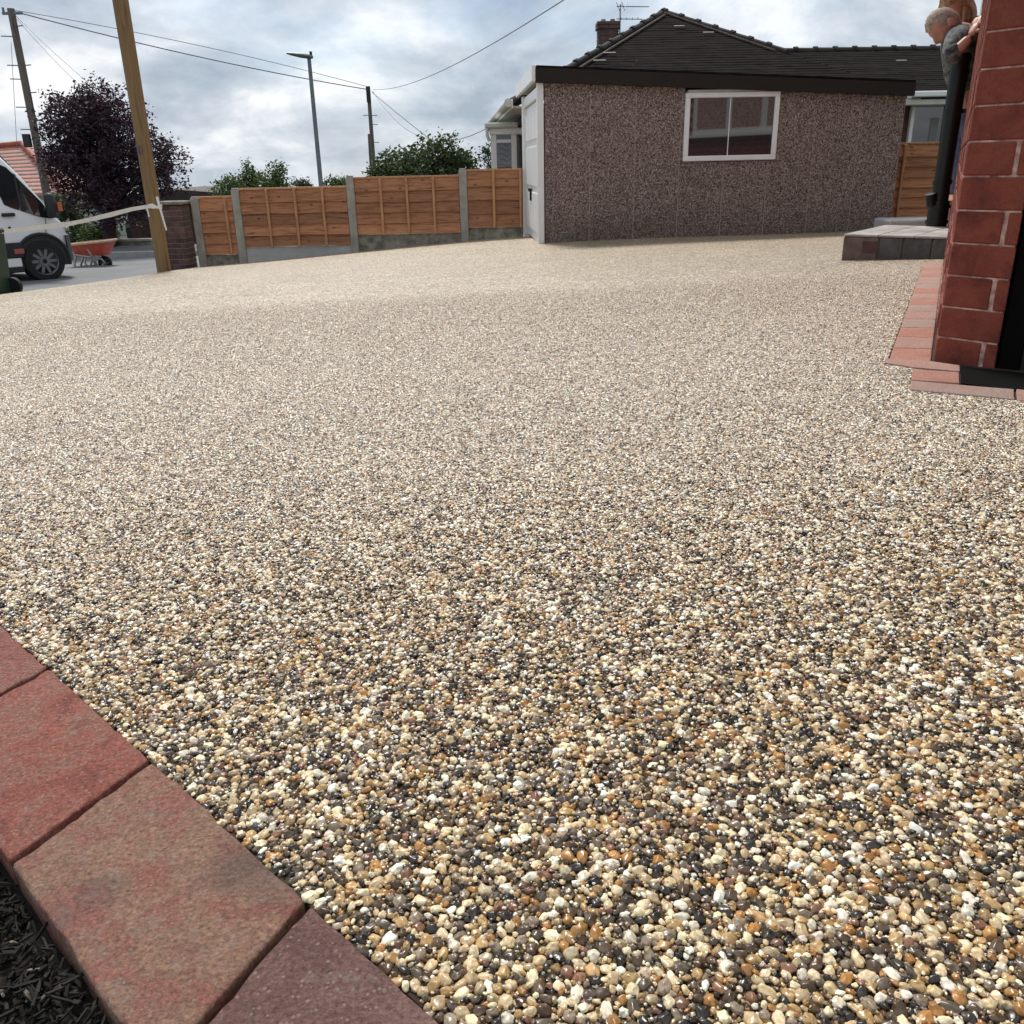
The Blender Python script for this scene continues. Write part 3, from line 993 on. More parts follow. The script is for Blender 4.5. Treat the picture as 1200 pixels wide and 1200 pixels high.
bed_z = lambda x, y: zf(x, y) - 0.021
mb = MB()
nx = 70
bx, by = np.linspace(-5.0, 0.8, nx), np.linspace(-0.8, 5.0, nx)
for j in range(nx):
    for i in range(nx):
        mb.v.append((bx[i], by[j], bed_z(bx[i], by[j]) + 0.008 * noise.noise(Vector((bx[i] * 6, by[j] * 6, 0)))))
for j in range(nx - 1):
    for i in range(nx - 1):
        if (bx[i] + bx[i + 1] + by[j] + by[j + 1]) / 2 < 0.22:
            mb.f.append((j * nx + i, j * nx + i + 1, (j + 1) * nx + i + 1, (j + 1) * nx + i)); mb.mi.append(0)
structure('bed_soil', mb, M['soil'], 60)
mb = MB()
ccol = []
for k in range(26000):
    t = random.uniform(-1.8, 0.35) if k > 16000 else random.uniform(-0.7, 0.3)
    d = abs(random.gauss(0, 0.16 if k < 16000 else 0.35)) + 0.004
    x = t - d * 0.7; y = (0.128 - t) - d * 0.7
    if y < 0.05 and x > -0.1: continue
    L_, w_, h_ = random.uniform(0.003, 0.009) * (2.4 if random.random() < .25 else 1.3), random.uniform(0.0008, 0.0024), random.uniform(0.0008, 0.002)
    a = Vector((random.gauss(0, 1), random.gauss(0, 1), random.gauss(0, 0.7))).normalized()
    b_ = a.cross(Vector((random.gauss(0, .3), random.gauss(0, .3), 1))).normalized()
    c_ = a.cross(b_)
    o = Vector((x, y, bed_z(x, y) + 0.008 * noise.noise(Vector((x * 6, y * 6, 0))) + random.uniform(0.0, 0.013)))
    vs = [o + a * L_ * (i - .5) * (1 if j else random.uniform(.6, 1)) + b_ * w_ * (j - .5) + c_ * h_ * (q - .5) for i in (0, 1) for j in (0, 1) for q in (0, 1)]
    mb.add(vs, [(0, 1, 3, 2), (4, 6, 7, 5), (0, 4, 5, 1), (2, 3, 7, 6), (0, 2, 6, 4), (1, 5, 7, 3)])
    g = random.choice([0.004, 0.006, 0.008, 0.010, 0.014, 0.022])
    if random.random() < 0.03: g = 0.16
    ccol += [(g * 1.15, g * 0.95, g * 0.75, 1)] * 8
for k in range(26):                                   # pale dry stalks
    t = random.uniform(-0.7, 0.1); d = random.uniform(0.02, 0.14)
    p = Vector((t - d * .7, 0.128 - t - d * .7, 0))
    p.z = bed_z(p.x, p.y) + .014
    q = Vector((random.gauss(0, 1), random.gauss(0, 1), 0.3)).normalized() * random.uniform(0.015, 0.04)
    n0 = len(mb.v)
    mb.tube([p, p + q * .5 + Vector((0, 0, .006)), p + q], 0.0006, 4)
    ccol += [(0.34, 0.29, 0.21, 1)] * (len(mb.v) - n0)
bark = mb.build('bark_mulch', M['mulch'], None, None, kind='stuff')
bark['label'] = 'dark bark mulch beside the block edging'
ca = bark.data.attributes.new('col', 'FLOAT_COLOR', 'POINT')
ca.data.foreach_set('color', np.array(ccol, np.float32).ravel())

# ------------------------------------------------------------------ house whose brick corner closes the picture on the right
HZ = -0.488
HOUSE = thing('brick_house', 'painted red brick house corner at the right edge of the picture', 'house', (HW_O.x, HW_O.y, HZ))
PIER_W = 0.150
core = MB()                                             # mortar body, just behind the brick faces
o = HW_O + Vector((0, 0, HZ - 0.12)) + PR * 0.004 + HW_D * 0.0042
core.box(o, PR * (PIER_W - 0.008), HW_D * 0.60, (0, 0, 3.4))
core.build('mortar', M['mortar'], HOUSE)


def brick_at(name, o, X, Y, Z, m, parent, c=0.004):
    b_ = MB()
    cen = Vector(o)
    b_.cbox((0, 0, 0), X, Y, Z, c)
    inv = WORLD[root_of(parent).name].inverted()
    me_ = bpy.data.meshes.new(name)
    me_.from_pydata([tuple(inv.to_3x3() @ Vector(p)) for p in b_.v], [], b_.f)
    me_.materials.append(m)
    ob = bpy.data.objects.new(name, me_)
    COL.objects.link(ob)
    ob.parent = parent
    ob.location = inv @ cen
    return ob


for k in range(-1, 24):
    z = HZ - 0.010 + 0.075 * k
    h = 0.0708
    proud = random.uniform(-0.0015, 0.0015)
    b0 = HW_O + Vector((0, 0, z)) + HW_D * proud
    if k % 2 == 0:
        w1 = PIER_W * 0.775
        brick_at('brick', b0, PR * (w1 - 0.006), HW_D * 0.21, UP * h, M['brick_red'], HOUSE, .0028)
        brick_at('brick', b0 + PR * (w1 + 0.005) + HW_D * random.uniform(-.001, .001), PR * (PIER_W - w1 - 0.005), HW_D * 0.21, UP * h, M['brick_red'], HOUSE, .0028)
    else:
        brick_at('brick', b0, PR * PIER_W, HW_D * 0.10, UP * h, M['brick_red'], HOUSE, .0028)
# side wall along the drive, up to the doorway
DOOR0, DOOR1, WALL_END = 5.05, 5.95, 9.6
INW = -HW_N
side_core = MB()
side_core.box(HW_O + HW_D * 0.62 + INW * 0.006 + UP * (HZ - 0.5), HW_D * (DOOR0 - 0.62), INW * 0.20, (0, 0, 3.8))
side_core.box(HW_O + HW_D * DOOR1 + INW * 0.006 + UP * (HZ - 0.7), HW_D * (WALL_END - DOOR1), INW * 0.20, (0, 0, 4.0))
side_core.box(HW_O + HW_D * (DOOR0 + .002) + INW * 0.006 + UP * 1.62, HW_D * (DOOR1 - DOOR0 - .004), INW * 0.20, (0, 0, 1.68))
side_core.build('mortar', M['mortar'], HOUSE)
far_b = MB()
for k in range(-5, 37):
    z = HZ - 0.010 + 0.075 * k
    s = 0.222 if k % 2 == 0 else 0.112
    while s < WALL_END - 0.05:
        L_ = min(0.215, WALL_END - s)
        if s < DOOR0 + .02 and s + L_ > DOOR0: L_ = DOOR0 - s
        if (s < DOOR0 or s > DOOR1 or z > 1.62) and not (6.35 < s + L_ / 2 < 9.0 and 0.36 < z < 1.46) and L_ > 0.03:
            pr_ = random.uniform(0, 0.004)
            o = HW_O + HW_D * s + HW_N * pr_ + UP * z
            if s < 1.7 and -1 <= k < 18:
                brick_at('brick', o, HW_D * L_, INW * 0.1, UP * 0.066, M['brick_red'], HOUSE)
            else:
                far_b.cbox(o, HW_D * L_, INW * 0.1, UP * 0.066, 0.004)
        s += 0.225
ob = far_b.build('brick', M['brick_red'], HOUSE, kind='stuff')
# return wall, roof overhang and floor behind so that the corner is a building
mb = MB()
mb.box(HW_O + HW_D * (WALL_END + .004) + INW * 0.01 + UP * (HZ - 0.7), INW * 3.0, HW_D * -0.2, (0, 0, 3.9))
mb.build('end_wall', M['brick_dark'], HOUSE)
mb = MB()
mb.prism([HW_O + HW_D * -0.3 + HW_N * 0.35 + UP * 2.72, HW_O + HW_D * (WALL_END + .3) + HW_N * 0.35 + UP * 2.72,
          HW_O + HW_D * (WALL_END + .3) + INW * 3.4 + UP * 4.6, HW_O + HW_D * -0.3 + INW * 3.4 + UP * 4.6], (0, 0, 0.1))
mb.build('roof', M['slate'], HOUSE)
# doorway: frame, leaf standing open, terracotta sill
mb = MB()
for s0 in (DOOR0 + .002, DOOR1 - 0.062):
    mb.cbox(HW_O + HW_D * s0 + INW * 0.05 + UP * (HZ - 0.32), HW_D * 0.06, INW * 0.07, (0, 0, 2.40), 0.004)
mb.cbox(HW_O + HW_D * (DOOR0 + .064) + INW * 0.05 + UP * 1.53, HW_D * (DOOR1 - DOOR0 - .128), INW * 0.07, (0, 0, 0.06), 0.004)
mb.build('door_frame', M['white'], HOUSE)
mb = MB()
s_o = HW_O + HW_D * (DOOR0 - .12) + HW_N * 0.10 + UP * (px(1102, 240, 6.7).z)
mb.prism([s_o + HW_D * .06, s_o + HW_D * 1.0, s_o + HW_D * 1.06 + INW * 0.098, s_o + INW * 0.098], (0, 0, 0.03))
mb.build('door_sill', M['terracotta'], HOUSE)
mb = MB()
mb.cbox(s_o + HW_D * .02 + INW * .045 - UP * .10, HW_D * .10, INW * .052, UP * .07, .004)
mb.build('sill_block', M['white'], HOUSE)
mb = MB()
fz_ = HZ + 0.072
mb.box(HW_O + HW_D * 3.2 + INW * 0.21 + UP * (fz_ - 0.1), HW_D * 4.5, INW * 2.6, (0, 0, 0.1))
mb.box(HW_O + HW_D * 3.2 + INW * 2.82 + UP * fz_, HW_D * 4.5, INW * 0.1, (0, 0, 2.4))
mb.build('hall_floor', M['dark_brown'], HOUSE)
# white framed window, seen only as a reflection in the garage window
mb = MB()
w0, w1_, zb_, zt_ = 6.42, 8.92, 0.40, 1.45
P_ = lambda s, z, n_=0.0: HW_O + HW_D * s + HW_N * n_ + UP * z
for (s0, z0, s1, z1) in ((w0, zb_, w1_, zb_ + .08), (w0, zt_ - .08, w1_, zt_), (w0, zb_ + .08, w0 + .08, zt_ - .08), (w1_ - .08, zb_ + .08, w1_, zt_ - .08), (7.22, zb_ + .08, 7.34, zt_ - .08), (8.0, zb_ + .08, 8.12, zt_ - .08)):
    mb.cbox(P_(s0, z0, -0.06), HW_D * (s1 - s0), HW_N * 0.07, (0, 0, z1 - z0), 0.006)
mb.cbox(P_(w0 - .06, zb_ - .05, -0.06), HW_D * (w1_ - w0 + .12), HW_N * 0.14, (0, 0, 0.045), 0.006)
wfr = mb.build('window', M['white'], HOUSE)
mb = MB()
for s0, s1 in ((w0 + .08, 7.22), (7.34, 8.0), (8.12, w1_ - .08)):
    mb.box(P_(s0, zb_ + .08, -0.04), HW_D * (s1 - s0), HW_N * 0.012, (0, 0, zt_ - zb_ - .16))
mb.build('pane', M['glass'], wfr)
# black door beside the pier
GATE = thing('black_door', 'black painted wide door beside the red brick pier', 'door', HW_O + PR * (PIER_W + .004) + UP * HZ)
g0 = HW_O + PR * (PIER_W + 0.004) + UP * HZ
mb = MB()
mb.cbox(g0 + HW_D * 0.012 - UP * 0.02, PR * 0.055, HW_D * 0.06, (0, 0, 2.2), 0.004)
mb.cbox(g0 + PR * 1.3 + HW_D * 0.012 - UP * 0.02, PR * 0.055, HW_D * 0.06, (0, 0, 2.2), 0.004)
mb.cbox(g0 + PR * 0.056 + HW_D * 0.012 + UP * 2.1, PR * 1.243, HW_D * 0.06, (0, 0, 0.08), 0.004)
mb.build('door_frame', M['black_matt'], GATE)
pl_mesh = None
for i in range(9):
    brick_at('plank', g0 + PR * (0.066 + i * 0.137) + HW_D * 0.045 + UP * 0.03, PR * 0.132, HW_D * 0.02, UP * 2.06, M['black_matt'], GATE, 0.006)
mb = MB()
mb.cbox(g0 + PR * 0.064 + HW_D * 0.025 + UP * 0.045, PR * 1.23, HW_D * 0.019, (0, 0, 0.10), 0.004)
mb.build('rail', M['black_paint'], GATE)
mb = MB()
t_a, t_b = gr(1126, 431), gr(1126, 450.5)
th = [t_a, t_a + PR * 1.5, t_b + PR * 1.5, t_b]
mb.prism([Vector((p_.x, p_.y, zf(p_.x, p_.y) - .03)) for p_ in th], (0, 0, 0.033))
mb.build('threshold', M['black_matt'], GATE)
hg = MB()
hb = px(1191, 203, 2.12)
hg.cbox(hb - PR * 0.006 - HW_D * 0.004, PR * 0.018, HW_D * 0.006, (0, 0, 0.075), 0.002)
hg.build('hinge_strap', M['steel'], GATE)
hg = MB()
hg.cbox(hb - PR * 0.014 - HW_D * 0.008 - UP * 0.018, PR * 0.10, HW_D * 0.016, (0, 0, 0.017), 0.003)
hg.build('hinge_pin', M['black_paint'], GATE)

# border of red blocks round the house
BOR = thing('border_paving', 'pinkish red block border laid along the foot of the brick house', 'block border', HW_O + UP * HZ)
s = -0.02
k = 0
while s < 3.35:
    L_ = 0.205
    cs = []
    for ds, n_ in ((0.003, 0.006), (L_ - .003, 0.006), (L_ - .003, 0.104), (0.003, 0.104)):
        p = HW_O + HW_D * (s + ds) + HW_N * n_
        p.z = zf(p.x, p.y) + 0.003
        cs.append(p)
    paver(BOR, 'paver', cs, 0.05, M['border'][[0, 1, 0, 2, 1, 2][k % 6]], 0.004, 0.0006, 2)
    s += L_; k += 1
mb = MB()
cs = []
for ds, n_ in ((-0.02, 0.0), (3.4, 0.0), (3.4, 0.112), (-0.02, 0.112)):
    p = HW_O + HW_D * ds + HW_N * n_
    cs.append(Vector((p.x, p.y, zf(p.x, p.y) - 0.008)))
mb.prism(cs, (0, 0, -0.05))
mb.build('mortar_bed', M['mortar_grey'], BOR)
for poly, m_ in (([(1037, 422), (1092, 425.5), (1124, 430), (1124, 437), (1070, 432.5), (1036, 427)], 1), ([(1070, 434), (1124, 438), (1124, 451), (1067, 447)], 0),
                 ([(1067, 448), (1188, 458), (1189, 470), (1066, 458)], 2)):
    mb = MB()
    P3 = [gr(u, v) for u, v in poly]
    P3 = [Vector((p.x, p.y, zf(p.x, p.y) + 0.004)) for p in P3]
    if len(P3) == 4:
        paver(BOR, 'paver', P3, 0.05, M['border'][m_], 0.003, 0.0006, 2)
    else:
        mb.prism(P3, (0, 0, -0.05))
        mb.build('paver', M['border'][m_], BOR)

A_, B_ = gr(1190.5, 458.2), gr(1191.5, 470.5)
for k in range(6):
    P3 = [A_ + PR * (.205 * k), A_ + PR * (.205 * k + .2), B_ + PR * (.205 * k + .2), B_ + PR * (.205 * k)]
    paver(BOR, 'paver', [Vector((p.x, p.y, zf(p.x, p.y) + .004)) for p in P3], 0.05, M['border'][(1 + k) % 3], 0.003, 0.0006, 2)

# doorstep of dark blocks with a pale top
zb0 = -0.625
fl, fr = pz(985.5, 303.5, zb0 - 0.01), pz(1106, 306.8, zb0)
sd = (fr - fl); sd.z = 0; sl = sd.length; sd.normalize()
sback = Vector((-sd.y, sd.x, 0))
if sback.y < 0: sback = -sback
STEP = thing('doorstep', 'low charcoal block doorstep with pale paved top beside the downpipe', 'doorstep', fl)
zt = pz(992.8, 275.2, zb0).z
# height from the photographed upper edge
r_ = ray(994, 275.5)
tt = fl.dot(sback) / r_.dot(sback)
st_h = (r_ * tt).z - fl.z
st_d = 0.95
core = MB()
core.box(fl + sd * .01 + sback * .01 - UP * .05, sd * (sl + .1), sback * st_d, UP * (st_h + .02))
core.build('mortar', M['mortar_grey'], STEP)
cuts = [0.0, 0.36, 0.60, 0.87, 1.04]
for i in range(4):
    a, b_ = cuts[i] * sl, cuts[i + 1] * sl
    brick_at('block', fl + sd * (a + .002) - UP * .06, sd * (b_ - a - .004), sback * .1, UP * (st_h + .051), M['brown_block'] if i == 0 else M['charcoal_block'], STEP, 0.006)
mb = MB()
q = fl + sd * (0.20 * sl) - sback * 0.0015 + UP * (st_h * .28)
mb.cbox(q, sd * 0.17 * sl, sback * 0.01, UP * st_h * .5, 0.002)
mb.build('worn_patch', M['brick_dark'], STEP)
ntop = 3
for i in range(ntop):
    for j in range(3):
        brick_at('paver', fl + sd * (i * sl * 1.05 / ntop + .001) + sback * (j * .30 + (-.004 if j == 0 else .001)) + UP * (st_h - .008), sd * (sl * 1.05 / ntop - .003), sback * (.30 - (.002 if j else -.003)), UP * (.013 + random.uniform(0, .002)), M['step_top'], STEP, 0.004)

# soil pipe at the wall
pb = px(1096.5, 267, 6.55)
PIPE = thing('downpipe', 'tall black soil pipe with ribbed collars rising beside the brick wall', 'pipe', pb)
PTOP = px(1116, 62, 6.55).z - pb.z
mb = MB()
mb.tube([pb - UP * .25, pb + UP * PTOP], 0.056, 24)
mb.build('pipe', M['black_plastic'], PIPE, 40)
zc = lambda v: px(1100, v, 6.55).z - pb.z
for z, h, rr in ((-.02, .20, .068), (.03, .025, .076), (.135, .02, .076), (zc(216), .03, .064), (zc(134), .03, .063), (PTOP - .05, .05, .064)):
    mb = MB()
    mb.tube([pb + UP * z, pb + UP * (z + h)], rr, 24)
    mb.build('collar', M['black_plastic'], PIPE, 40)
mb = MB()
q = pb + UP * .12
mb.tube([q, q + Vector((-.07, -.02, .05)), q + Vector((-.085, -.025, .11))], 0.036, 14)
mb.build('branch_socket', M['black_plastic'], PIPE, 40)
mb = MB()
for z in (zc(134),):
    mb.cbox(pb + UP * (z + .005) + INW * .05, INW * .12, HW_D * .03, UP * .025, .003)
mb.build('bracket', M['black_plastic'], PIPE)

# ------------------------------------------------------------------ garage
GO = Vector((0.529, 12.3, -1.0)); GX = Vector((4.894, 0.27, 0)).normalized(); GY = Vector((-GX.y, GX.x, 0))
GRZ = math.atan2(GX.y, GX.x)
GAR = thing('garage', 'concrete panel garage with pebbled walls and a white up and over door', 'garage', GO, GRZ)
G = lambda x, y, z: GO + GX * x + GY * y + UP * z
gh = lambda u, v: hit(u, v, GO, GX)
LG = gh(1054.5, 180)[0]
zfl0, zfl1 = gh(640, 97)[1], gh(1064, 112.5)[1]          # underside of the brown fascia
zft0, zft1 = gh(640, 80)[1], gh(1066, 97)[1]
zlo = lambda x: zfl0 + (zfl1 - zfl0) * x / LG
zup = lambda x: zft0 + (zft1 - zft0) * x / LG
wx0, wz1 = gh(803, 107.6); wx1, _ = gh(911, 107.6)
wz0 = gh(802, 188.6)[1]
wx0 = gh(801.5, 150)[0]; wx1 = gh(911, 150)[0]
wz1 = (gh(803, 107.6)[1] + gh(913, 107.6)[1]) / 2; wz0 = (gh(800, 188.8)[1] + gh(907, 187.6)[1]) / 2
GD = 2.45
NP = 8
for i in range(NP):
    a, b_ = LG * i / NP, LG * (i + 1) / NP
    def panel(z0, z1, a=a, b_=b_):
        mb_ = MB()
        mb_.cbox(G(a + .005, 0, z0), GX * (b_ - a - .010), GY * .09, UP * (z1 - z0), .007)
        return mb_.build('wall_panel', M['aggregate'], GAR)
    x_m = (a + b_) / 2
    if b_ > wx0 + .05 and a < wx1 - .05:
        panel(-.4, wz0 - .004)
        if a < wx0 - .02:
            mb_ = MB(); mb_.cbox(G(a + .002, 0, wz0 - .002), GX * (wx0 - a - .006), GY * .09, UP * (zlo(a) + .04 - wz0), .005); mb_.build('wall_panel', M['aggregate'], GAR)
        if b_ > wx1 + .02:
            mb_ = MB(); mb_.cbox(G(wx1 + .004, 0, wz0 - .002), GX * (b_ - wx1 - .006), GY * .09, UP * (zlo(b_) + .04 - wz0), .005); mb_.build('wall_panel', M['aggregate'], GAR)
    else:
        panel(-.4, zlo(b_) + .03)
mb = MB()                                               # joint strips and hidden walls
mb.box(G(.01, .008, -.4), GX * (wx0 - .03), GY * .05, UP * (zlo(wx0) + .4))
mb.box(G(wx1 + .01, .008, -.4), GX * (LG - wx1 - .03), GY * .05, UP * (zlo(LG) + .4))
mb.box(G(wx0 - .018, .008, -.4), GX * (wx1 - wx0 + .026), GY * .05, UP * (wz0 + .38))
mb.build('panel_joint', M['seam'], GAR)
mb = MB()
mb.box(G(LG - .09, .1, -.4), GX * .088, GY * (GD - .1), UP * (zlo(LG) + .42))
mb.box(G(.0, GD - .09, -.4), GX * (LG - .1), GY * .09, UP * (zlo(LG) + .42))
mb.build('rear_wall', M['aggregate'], GAR)
# window
mb = MB()
fwid = .065
for (x0, z0, x1, z1) in ((wx0, wz0, wx1, wz0 + fwid), (wx0, wz1 - fwid, wx1, wz1), (wx0, wz0 + fwid, wx0 + fwid, wz1 - fwid), (wx1 - fwid, wz0 + fwid, wx1, wz1 - fwid)):
    mb.cbox(G(x0, -.03, z0), GX * (x1 - x0), GY * .09, UP * (z1 - z0), .008)
win = mb.build('window', M['white'], GAR)
mb = MB()
mb.box(G(wx0 + fwid, -.004, wz0 + fwid), GX * (wx1 - wx0 - 2 * fwid), GY * .01, UP * (wz1 - wz0 - 2 * fwid))
mb.build('pane', M['glass'], win)
mx_, _ = gh(854, 150)
mb = MB()
mb.cbox(G(mx_ - .006, -.010, wz0 + fwid), GX * .012, GY * .005, UP * (wz1 - wz0 - 2 * fwid), .002)
mb.build('glazing_bar', M['white'], win)
mb = MB()
mb.cbox(G(wx0 + .03, -.02, wz1 + .002), GX * (wx1 - wx0 - .04), GY * .07, UP * max(.03, (zlo(wx1) - wz1 + .02)), .006)
mb.build('head_trim', M['offwhite'], win)
# brown side fascia, sloping with the roof
mb = MB()
mb.prism([G(-.112, -.075, zlo(-.112)), G(LG + .06, -.075, zlo(LG + .06)), G(LG + .06, -.075, zup(LG + .06)), G(-.112, -.075, zup(-.112))], GY * .072)
mb.build('fascia', M['dark_brown'], GAR)
mb = MB()
mb.prism([G(-.10, -.06, zup(-.1) + .002), G(LG + .06, -.06, zup(LG) + .002), G(LG + .06, GD, zup(LG) + .002), G(-.10, GD, zup(-.1) + .002)], UP * .025)
mb.build('roof', M['slate'], GAR)
mb = MB()
mb.cbox(G(-.1, -.09, zup(0) - .004), GX * (LG + .17), GY * .02, UP * .012, .002)
# white front: posts, head, fascia board, door
mb = MB()
mb.cbox(G(-.095, -.012, -.3), GX * .085, GY * .10, UP * (zlo(0) + .30), .006)
mb.cbox(G(-.115, GD - .22, -.3), GX * .10, GY * .12, UP * (zlo(0) + .29), .006)
mb.cbox(G(-.095, .09, zlo(0) - .17), GX * .085, GY * (GD - .32), UP * .13, .006)
mb.build('door_frame', M['white'], GAR)
mb = MB()
mb.cbox(G(-.165, -.07, zlo(0) + .015), GX * .05, GY * (GD + .50), UP * (zup(0) - zlo(0) + .02), .006)
mb.build('front_fascia', M['white'], GAR)
mb = MB()
mb.box(G(-.113, -.06, zlo(0) + .03), GX * .10, GY * (GD + .1), UP * .02)
mb.build('soffit', M['offwhite'], GAR)
dz = zlo(0) - .18
mb = MB()
mb.box(G(-.055, .09, -.02), GX * .03, GY * (GD - .32), UP * (dz + .02))
door = mb.build('garage_door', M['door_white'], GAR)
dw = GD - .36
for i in range(4):
    for (za_, zb_) in ((.10, .62), (.70, 1.22), (1.30, dz - .10)):
        mb = MB()
        mb.cbox(G(-.075, .11 + i * dw / 4 + .05, za_), GX * .021, GY * (dw / 4 - .1), UP * (zb_ - za_), .012)
        mb.build('door_panel', M['door_white'], door)
hu = hit(623.5, 228, GO - GX * .06, GY)
mb = MB()
mb.cbox(G(-.10, hu[0] - .10, hu[1] + .04), GX * .026, GY * .34, UP * .045, .004)
mb.cbox(G(-.10, hu[0] - .10, hu[1] - .08), GX * .026, GY * .06, UP * .12, .004)
mb.build('handle', M['black_paint'], door)
mb = MB()
mb.box(G(-.02, .0, -.12), GX * .9, GY * GD, UP * .1)
mb.build('floor_slab', M['concrete'], GAR)

# ------------------------------------------------------------------ bungalow behind the garage
BUN = thing('bungalow', 'bungalow with dark hipped tile roof behind the pebbled garage', 'house', GO, GRZ)
AP = px(778, 14, 19.0)
apx = (AP - GO).dot(GX); apy = (AP - GO).dot(GY); apz = AP.z + 1.0
BW = 3.4
EZ = 1.93                                               # eave height above the garage floor
ey = apy - BW
el, er = apx - BW + .26, apx + BW
pitch = (apz - EZ) / BW
RB = apy + 4.0


def roof_slope(mb_, a0, a1, b0, b1, n, th=.006):
    """tile courses laid from eave a0-a1 up to ridge b0-b1, each lapping the one below"""
    a0, a1, b0, b1 = map(Vector, (a0, a1, b0, b1))
    nr = (a1 - a0).cross(b0 - a0)
    if nr.length < 1e-6: nr = (a1 - a0).cross(b1 - a0)
    nr.normalize()
    if nr.z < 0: nr = -nr
    for i in range(n):
        t0_, t1_ = i / n, min(1.0, (i + 1.25) / n)
        p0, p1 = a0.lerp(b0, t0_), a1.lerp(b1, t0_)
        q0, q1 = a0.lerp(b0, t1_), a1.lerp(b1, t1_)
        segs = max(1, int((p1 - p0).length / 0.9))
        for s_ in range(segs):
            f0, f1 = s_ / segs, (s_ + 1) / segs
            lift = th + random.uniform(-.0025, .0025)
            A, B = p0.lerp(p1, f0) + nr * lift, p0.lerp(p1, f1) + nr * lift
            C, D = q0.lerp(q1, f1), q0.lerp(q1, f0)
            mb_.add([A, B, C, D, A - nr * lift, B - nr * lift], [(0, 1, 2, 3), (4, 5, 1, 0)])


mb = MB()
Lc, Rc, Ap = G(el, ey, EZ), G(er, ey, EZ), G(apx, apy, apz)
Rb = G(apx, RB, apz)
roof_slope(mb, Lc, Rc, Ap, Ap, 36)
roof_slope(mb, G(el, RB, EZ), Lc, Rb, Ap, 36)
roof_slope(mb, Rc, G(er, RB, EZ), Ap, Rb, 36)
# right wing: lower ridge running to the right
WGY = 2.4
wrz = px(1000, 58, (G(5, ey + WGY, 0)).y).z + 1.0
wx_end = 11.5
ey2 = ey
wr0, wr1 = G(er - 2.6, ey2 + WGY, wrz), G(wx_end, ey2 + WGY, wrz)
roof_slope(mb, G(er - 1.0, ey2, EZ - .02), G(wx_end, ey2, EZ - .02), wr0, wr1, 24)
roof_slope(mb, G(wx_end, ey2 + 2 * WGY, EZ), G(er - 1.0, ey2 + 2 * WGY, EZ), wr1, wr0, 24)
roof = mb.build('roof', M['slate'], BUN)


def ridge_line(p, q, sp=.36, r_=.054):
    p, q = Vector(p), Vector(q)
    n = max(1, int((q - p).length / sp))
    d = (q - p) / n
    mesh = None
    for i in range(n):
        a = p + d * i
        if mesh is None:
            mb_ = MB()
            mb_.tube([(-.01, 0, 0), (d.length * .86, 0, -.006), (d.length * .87, 0, .010), (d.length * 1.04, 0, .010)], [r_, r_, r_ * 1.18, r_ * 1.18], 10)
            mesh = bpy.data.meshes.new('ridge_tile')
            mesh.from_pydata(mb_.v, [], mb_.f)
            mesh.materials.append(M['ridge'])
        inv = WORLD[BUN.name].inverted()
        share('ridge_tile', mesh, roof, inv @ frame_m(a, d.normalized(), UP))


mb = MB()
for e_, off in ((Lc, GX * .28), (Rc.lerp(Ap, .47), GX * -.20)):
    mb.tube([e_ + off + UP * .03, e_.lerp(Ap, .94) + off * .6 + UP * .03], .016, 6)
mb.build('hip_bedding', M['verge'], roof)
ridge_line(Lc, Ap); ridge_line(Rc.lerp(Ap, .47), Ap); ridge_line(Ap, Rb); ridge_line(wr0, wr1)
mb = MB()
for u, v, Yq in ((795, 34, 19.6), (1058, 74, 17.9), (716, 64, 18.3), (703, 73, 17.9), (833, 41, 19.0)):
    pass
# pale lichened tiles on the slopes
def on_slope(f, t):
    e = Lc.lerp(Rc, f)
    return e.lerp(Lc.lerp(Rc, .5).lerp(Ap, 1.0), t) if False else None
nf = (Rc - Lc).cross(Ap - Lc).normalized()
if nf.z < 0: nf = -nf
def slope_hit(u, v, o, nrm):
    r = ray(u, v)
    return r * (o.dot(nrm) / r.dot(nrm))
nw = (wr1 - wr0).cross(G(wx_end, ey2, EZ - .02) - wr0).normalized()
if nw.z < 0: nw = -nw
for (u, v, o_, n_) in ((798, 33.5, Lc, nf), (716, 65, Lc, nf), (704, 74, Lc, nf), (832, 41, Lc, nf), (1058, 74, wr0, nw)):
    p = slope_hit(u, v, o_, n_)
    mb = MB()
    upv = n_.cross(GX).normalized()
    mb.cbox(p + n_ * .035 - GX * .13, GX * random.uniform(.16, .22), upv * .03, n_ * .012, .003)
    mb.build('lichened_tile', M['slate_light'], roof)
# chimney
ch = px(713, 55, 21.2)
cz0, cz1 = ch.z - .7, px(713, 24, 21.2).z
mb = MB()
cwid = .44
mb.box(ch + Vector((-cwid / 2 + .01, .01, cz0 - ch.z)), (cwid - .02, 0, 0), (0, .38, 0), (0, 0, cz1 - cz0 - .01))
stack = mb.build('chimney', M['mortar_grey'], roof)
mbx = MB()
nrow = int((cz1 - cz0) / .075)
for k in range(nrow):
    gw = .0 if k < nrow - 2 else .03
    for j in range(2):
        mbx.cbox(ch + Vector((-cwid / 2 - gw + j * (cwid / 2 + gw) + .003, -gw, cz0 - ch.z + k * .075)), (cwid / 2 + gw - .006, 0, 0), (0, .40 + 2 * gw, 0), (0, 0, .064), .004)
mbx.build('brick', M['brick_dark'], roof)
mb = MB()
for dx_ in (-.10, .10):
    mb.tube([ch + Vector((dx_, .2, cz1 - ch.z - .02)), ch + Vector((dx_, .2, cz1 - ch.z + .05))], [.06, .05], 12)
mb.build('chimney_pot', M['concrete_moss'], roof)
